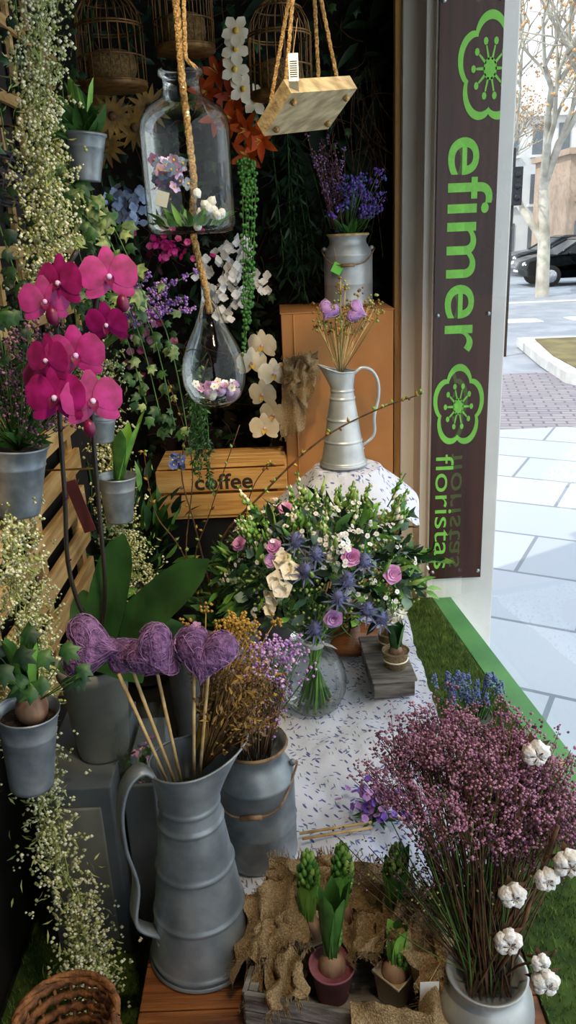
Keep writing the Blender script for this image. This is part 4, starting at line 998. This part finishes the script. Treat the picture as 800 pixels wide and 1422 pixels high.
for k in range(3): ball(b,(3.38,11.81,1.95+k*.15),(.045,.02,.045),'car_glass',10,6)
b.build(bevel=.01)
def building(name,c,s,m,nx,nz):
    b=MB(name); box(b,(c[0],c[1],s[2]/2-.27),s,m)
    for i in range(nx):
        for j in range(nz):
            x=c[0]-s[0]/2+(i+.5)*s[0]/nx; z=(j+.5)*s[2]/nz-.27
            box(b,(x,c[1]-s[1]/2-.01,z),(s[0]/nx*.45,.1,s[2]/nz*.6),'win_dark'); box(b,(x,c[1]-s[1]/2-.08,z-s[2]/nz*.34),(s[0]/nx*.6,.25,.12),m)
    box(b,(c[0],c[1]-.1,s[2]-.3),(s[0]+.4,s[1]+.4,.25),m); b.build()
building('white_building',(14.5,48,0),(8,6,7.2),'facade_white',6,3); building('arcade_building',(18.5,40,0),(11,5,4.8),'facade_brown',8,2)
# ------------------------------------------------------------------ lights
w=bpy.data.worlds.new('sky'); sc.world=w; w.use_nodes=True; bg=w.node_tree.nodes['Background']; bg.inputs[0].default_value=(.88,.94,1,1); bg.inputs[1].default_value=2.0
sl=bpy.data.lights.new('sun','SUN'); sl.energy=3.4; sl.angle=.01; sl.color=(1,.93,.82); so=bpy.data.objects.new('sun',sl); sc.collection.objects.link(so)
so.rotation_euler=V((.75,.45,-.85)).to_track_quat('-Z','Y').to_euler()
def spot(loc,tgt,e,size=50):  # unseen warm spot with housing, added as fill to brighten the interior
    b=MB('added_fill_spot'); d=(V(tgt)-V(loc)).normalized(); q=d.to_track_quat('-Z','Y').to_matrix()
    lathe(b,loc,[(.0,.08),(.02,.08),(.03,.06),(.035,0),(.033,0),(.028,.05),(0,.055)],'paint_black',20,q); tube(b,[V(loc)-d*.08,(loc[0],loc[1],2.65)],.006,'paint_black',6); o=b.build()
    l=bpy.data.lights.new('bulb','SPOT'); l.energy=e; l.color=(1,.77,.48); l.spot_size=math.radians(size); l.spot_blend=.8; l.shadow_soft_size=.05  # warm fill light placed in the added housing
    lo=bpy.data.objects.new('bulb',l); sc.collection.objects.link(lo); lo.location=V(loc)+d*.01; lo.rotation_euler=d.to_track_quat('-Z','Y').to_euler()
    lo.parent=o
spot((.05,1.0,2.5),(-.10,2.35,.93),60,42); spot((.1,.7,2.5),(-.46,1.6,.95),36,45); spot((.25,.4,2.5),(.0,1.3,.6),42,70)
# ------------------------------------------------------------------ camera
p=math.radians(19.3); r=math.radians(-2.5)
cam=bpy.data.cameras.new('camera'); cam.lens=1100/1422*36; cam.sensor_width=36; cam.clip_start=.02; cam.clip_end=300
co=bpy.data.objects.new('camera',cam); sc.collection.objects.link(co)
co.matrix_world=Matrix.Translation((0,0,1.6))@Matrix.Rotation(math.radians(90)-p,4,'X')@Matrix.Rotation(r,4,'Z')
sc.camera=co
sc.view_settings.view_transform='Standard'; sc.view_settings.exposure=.05
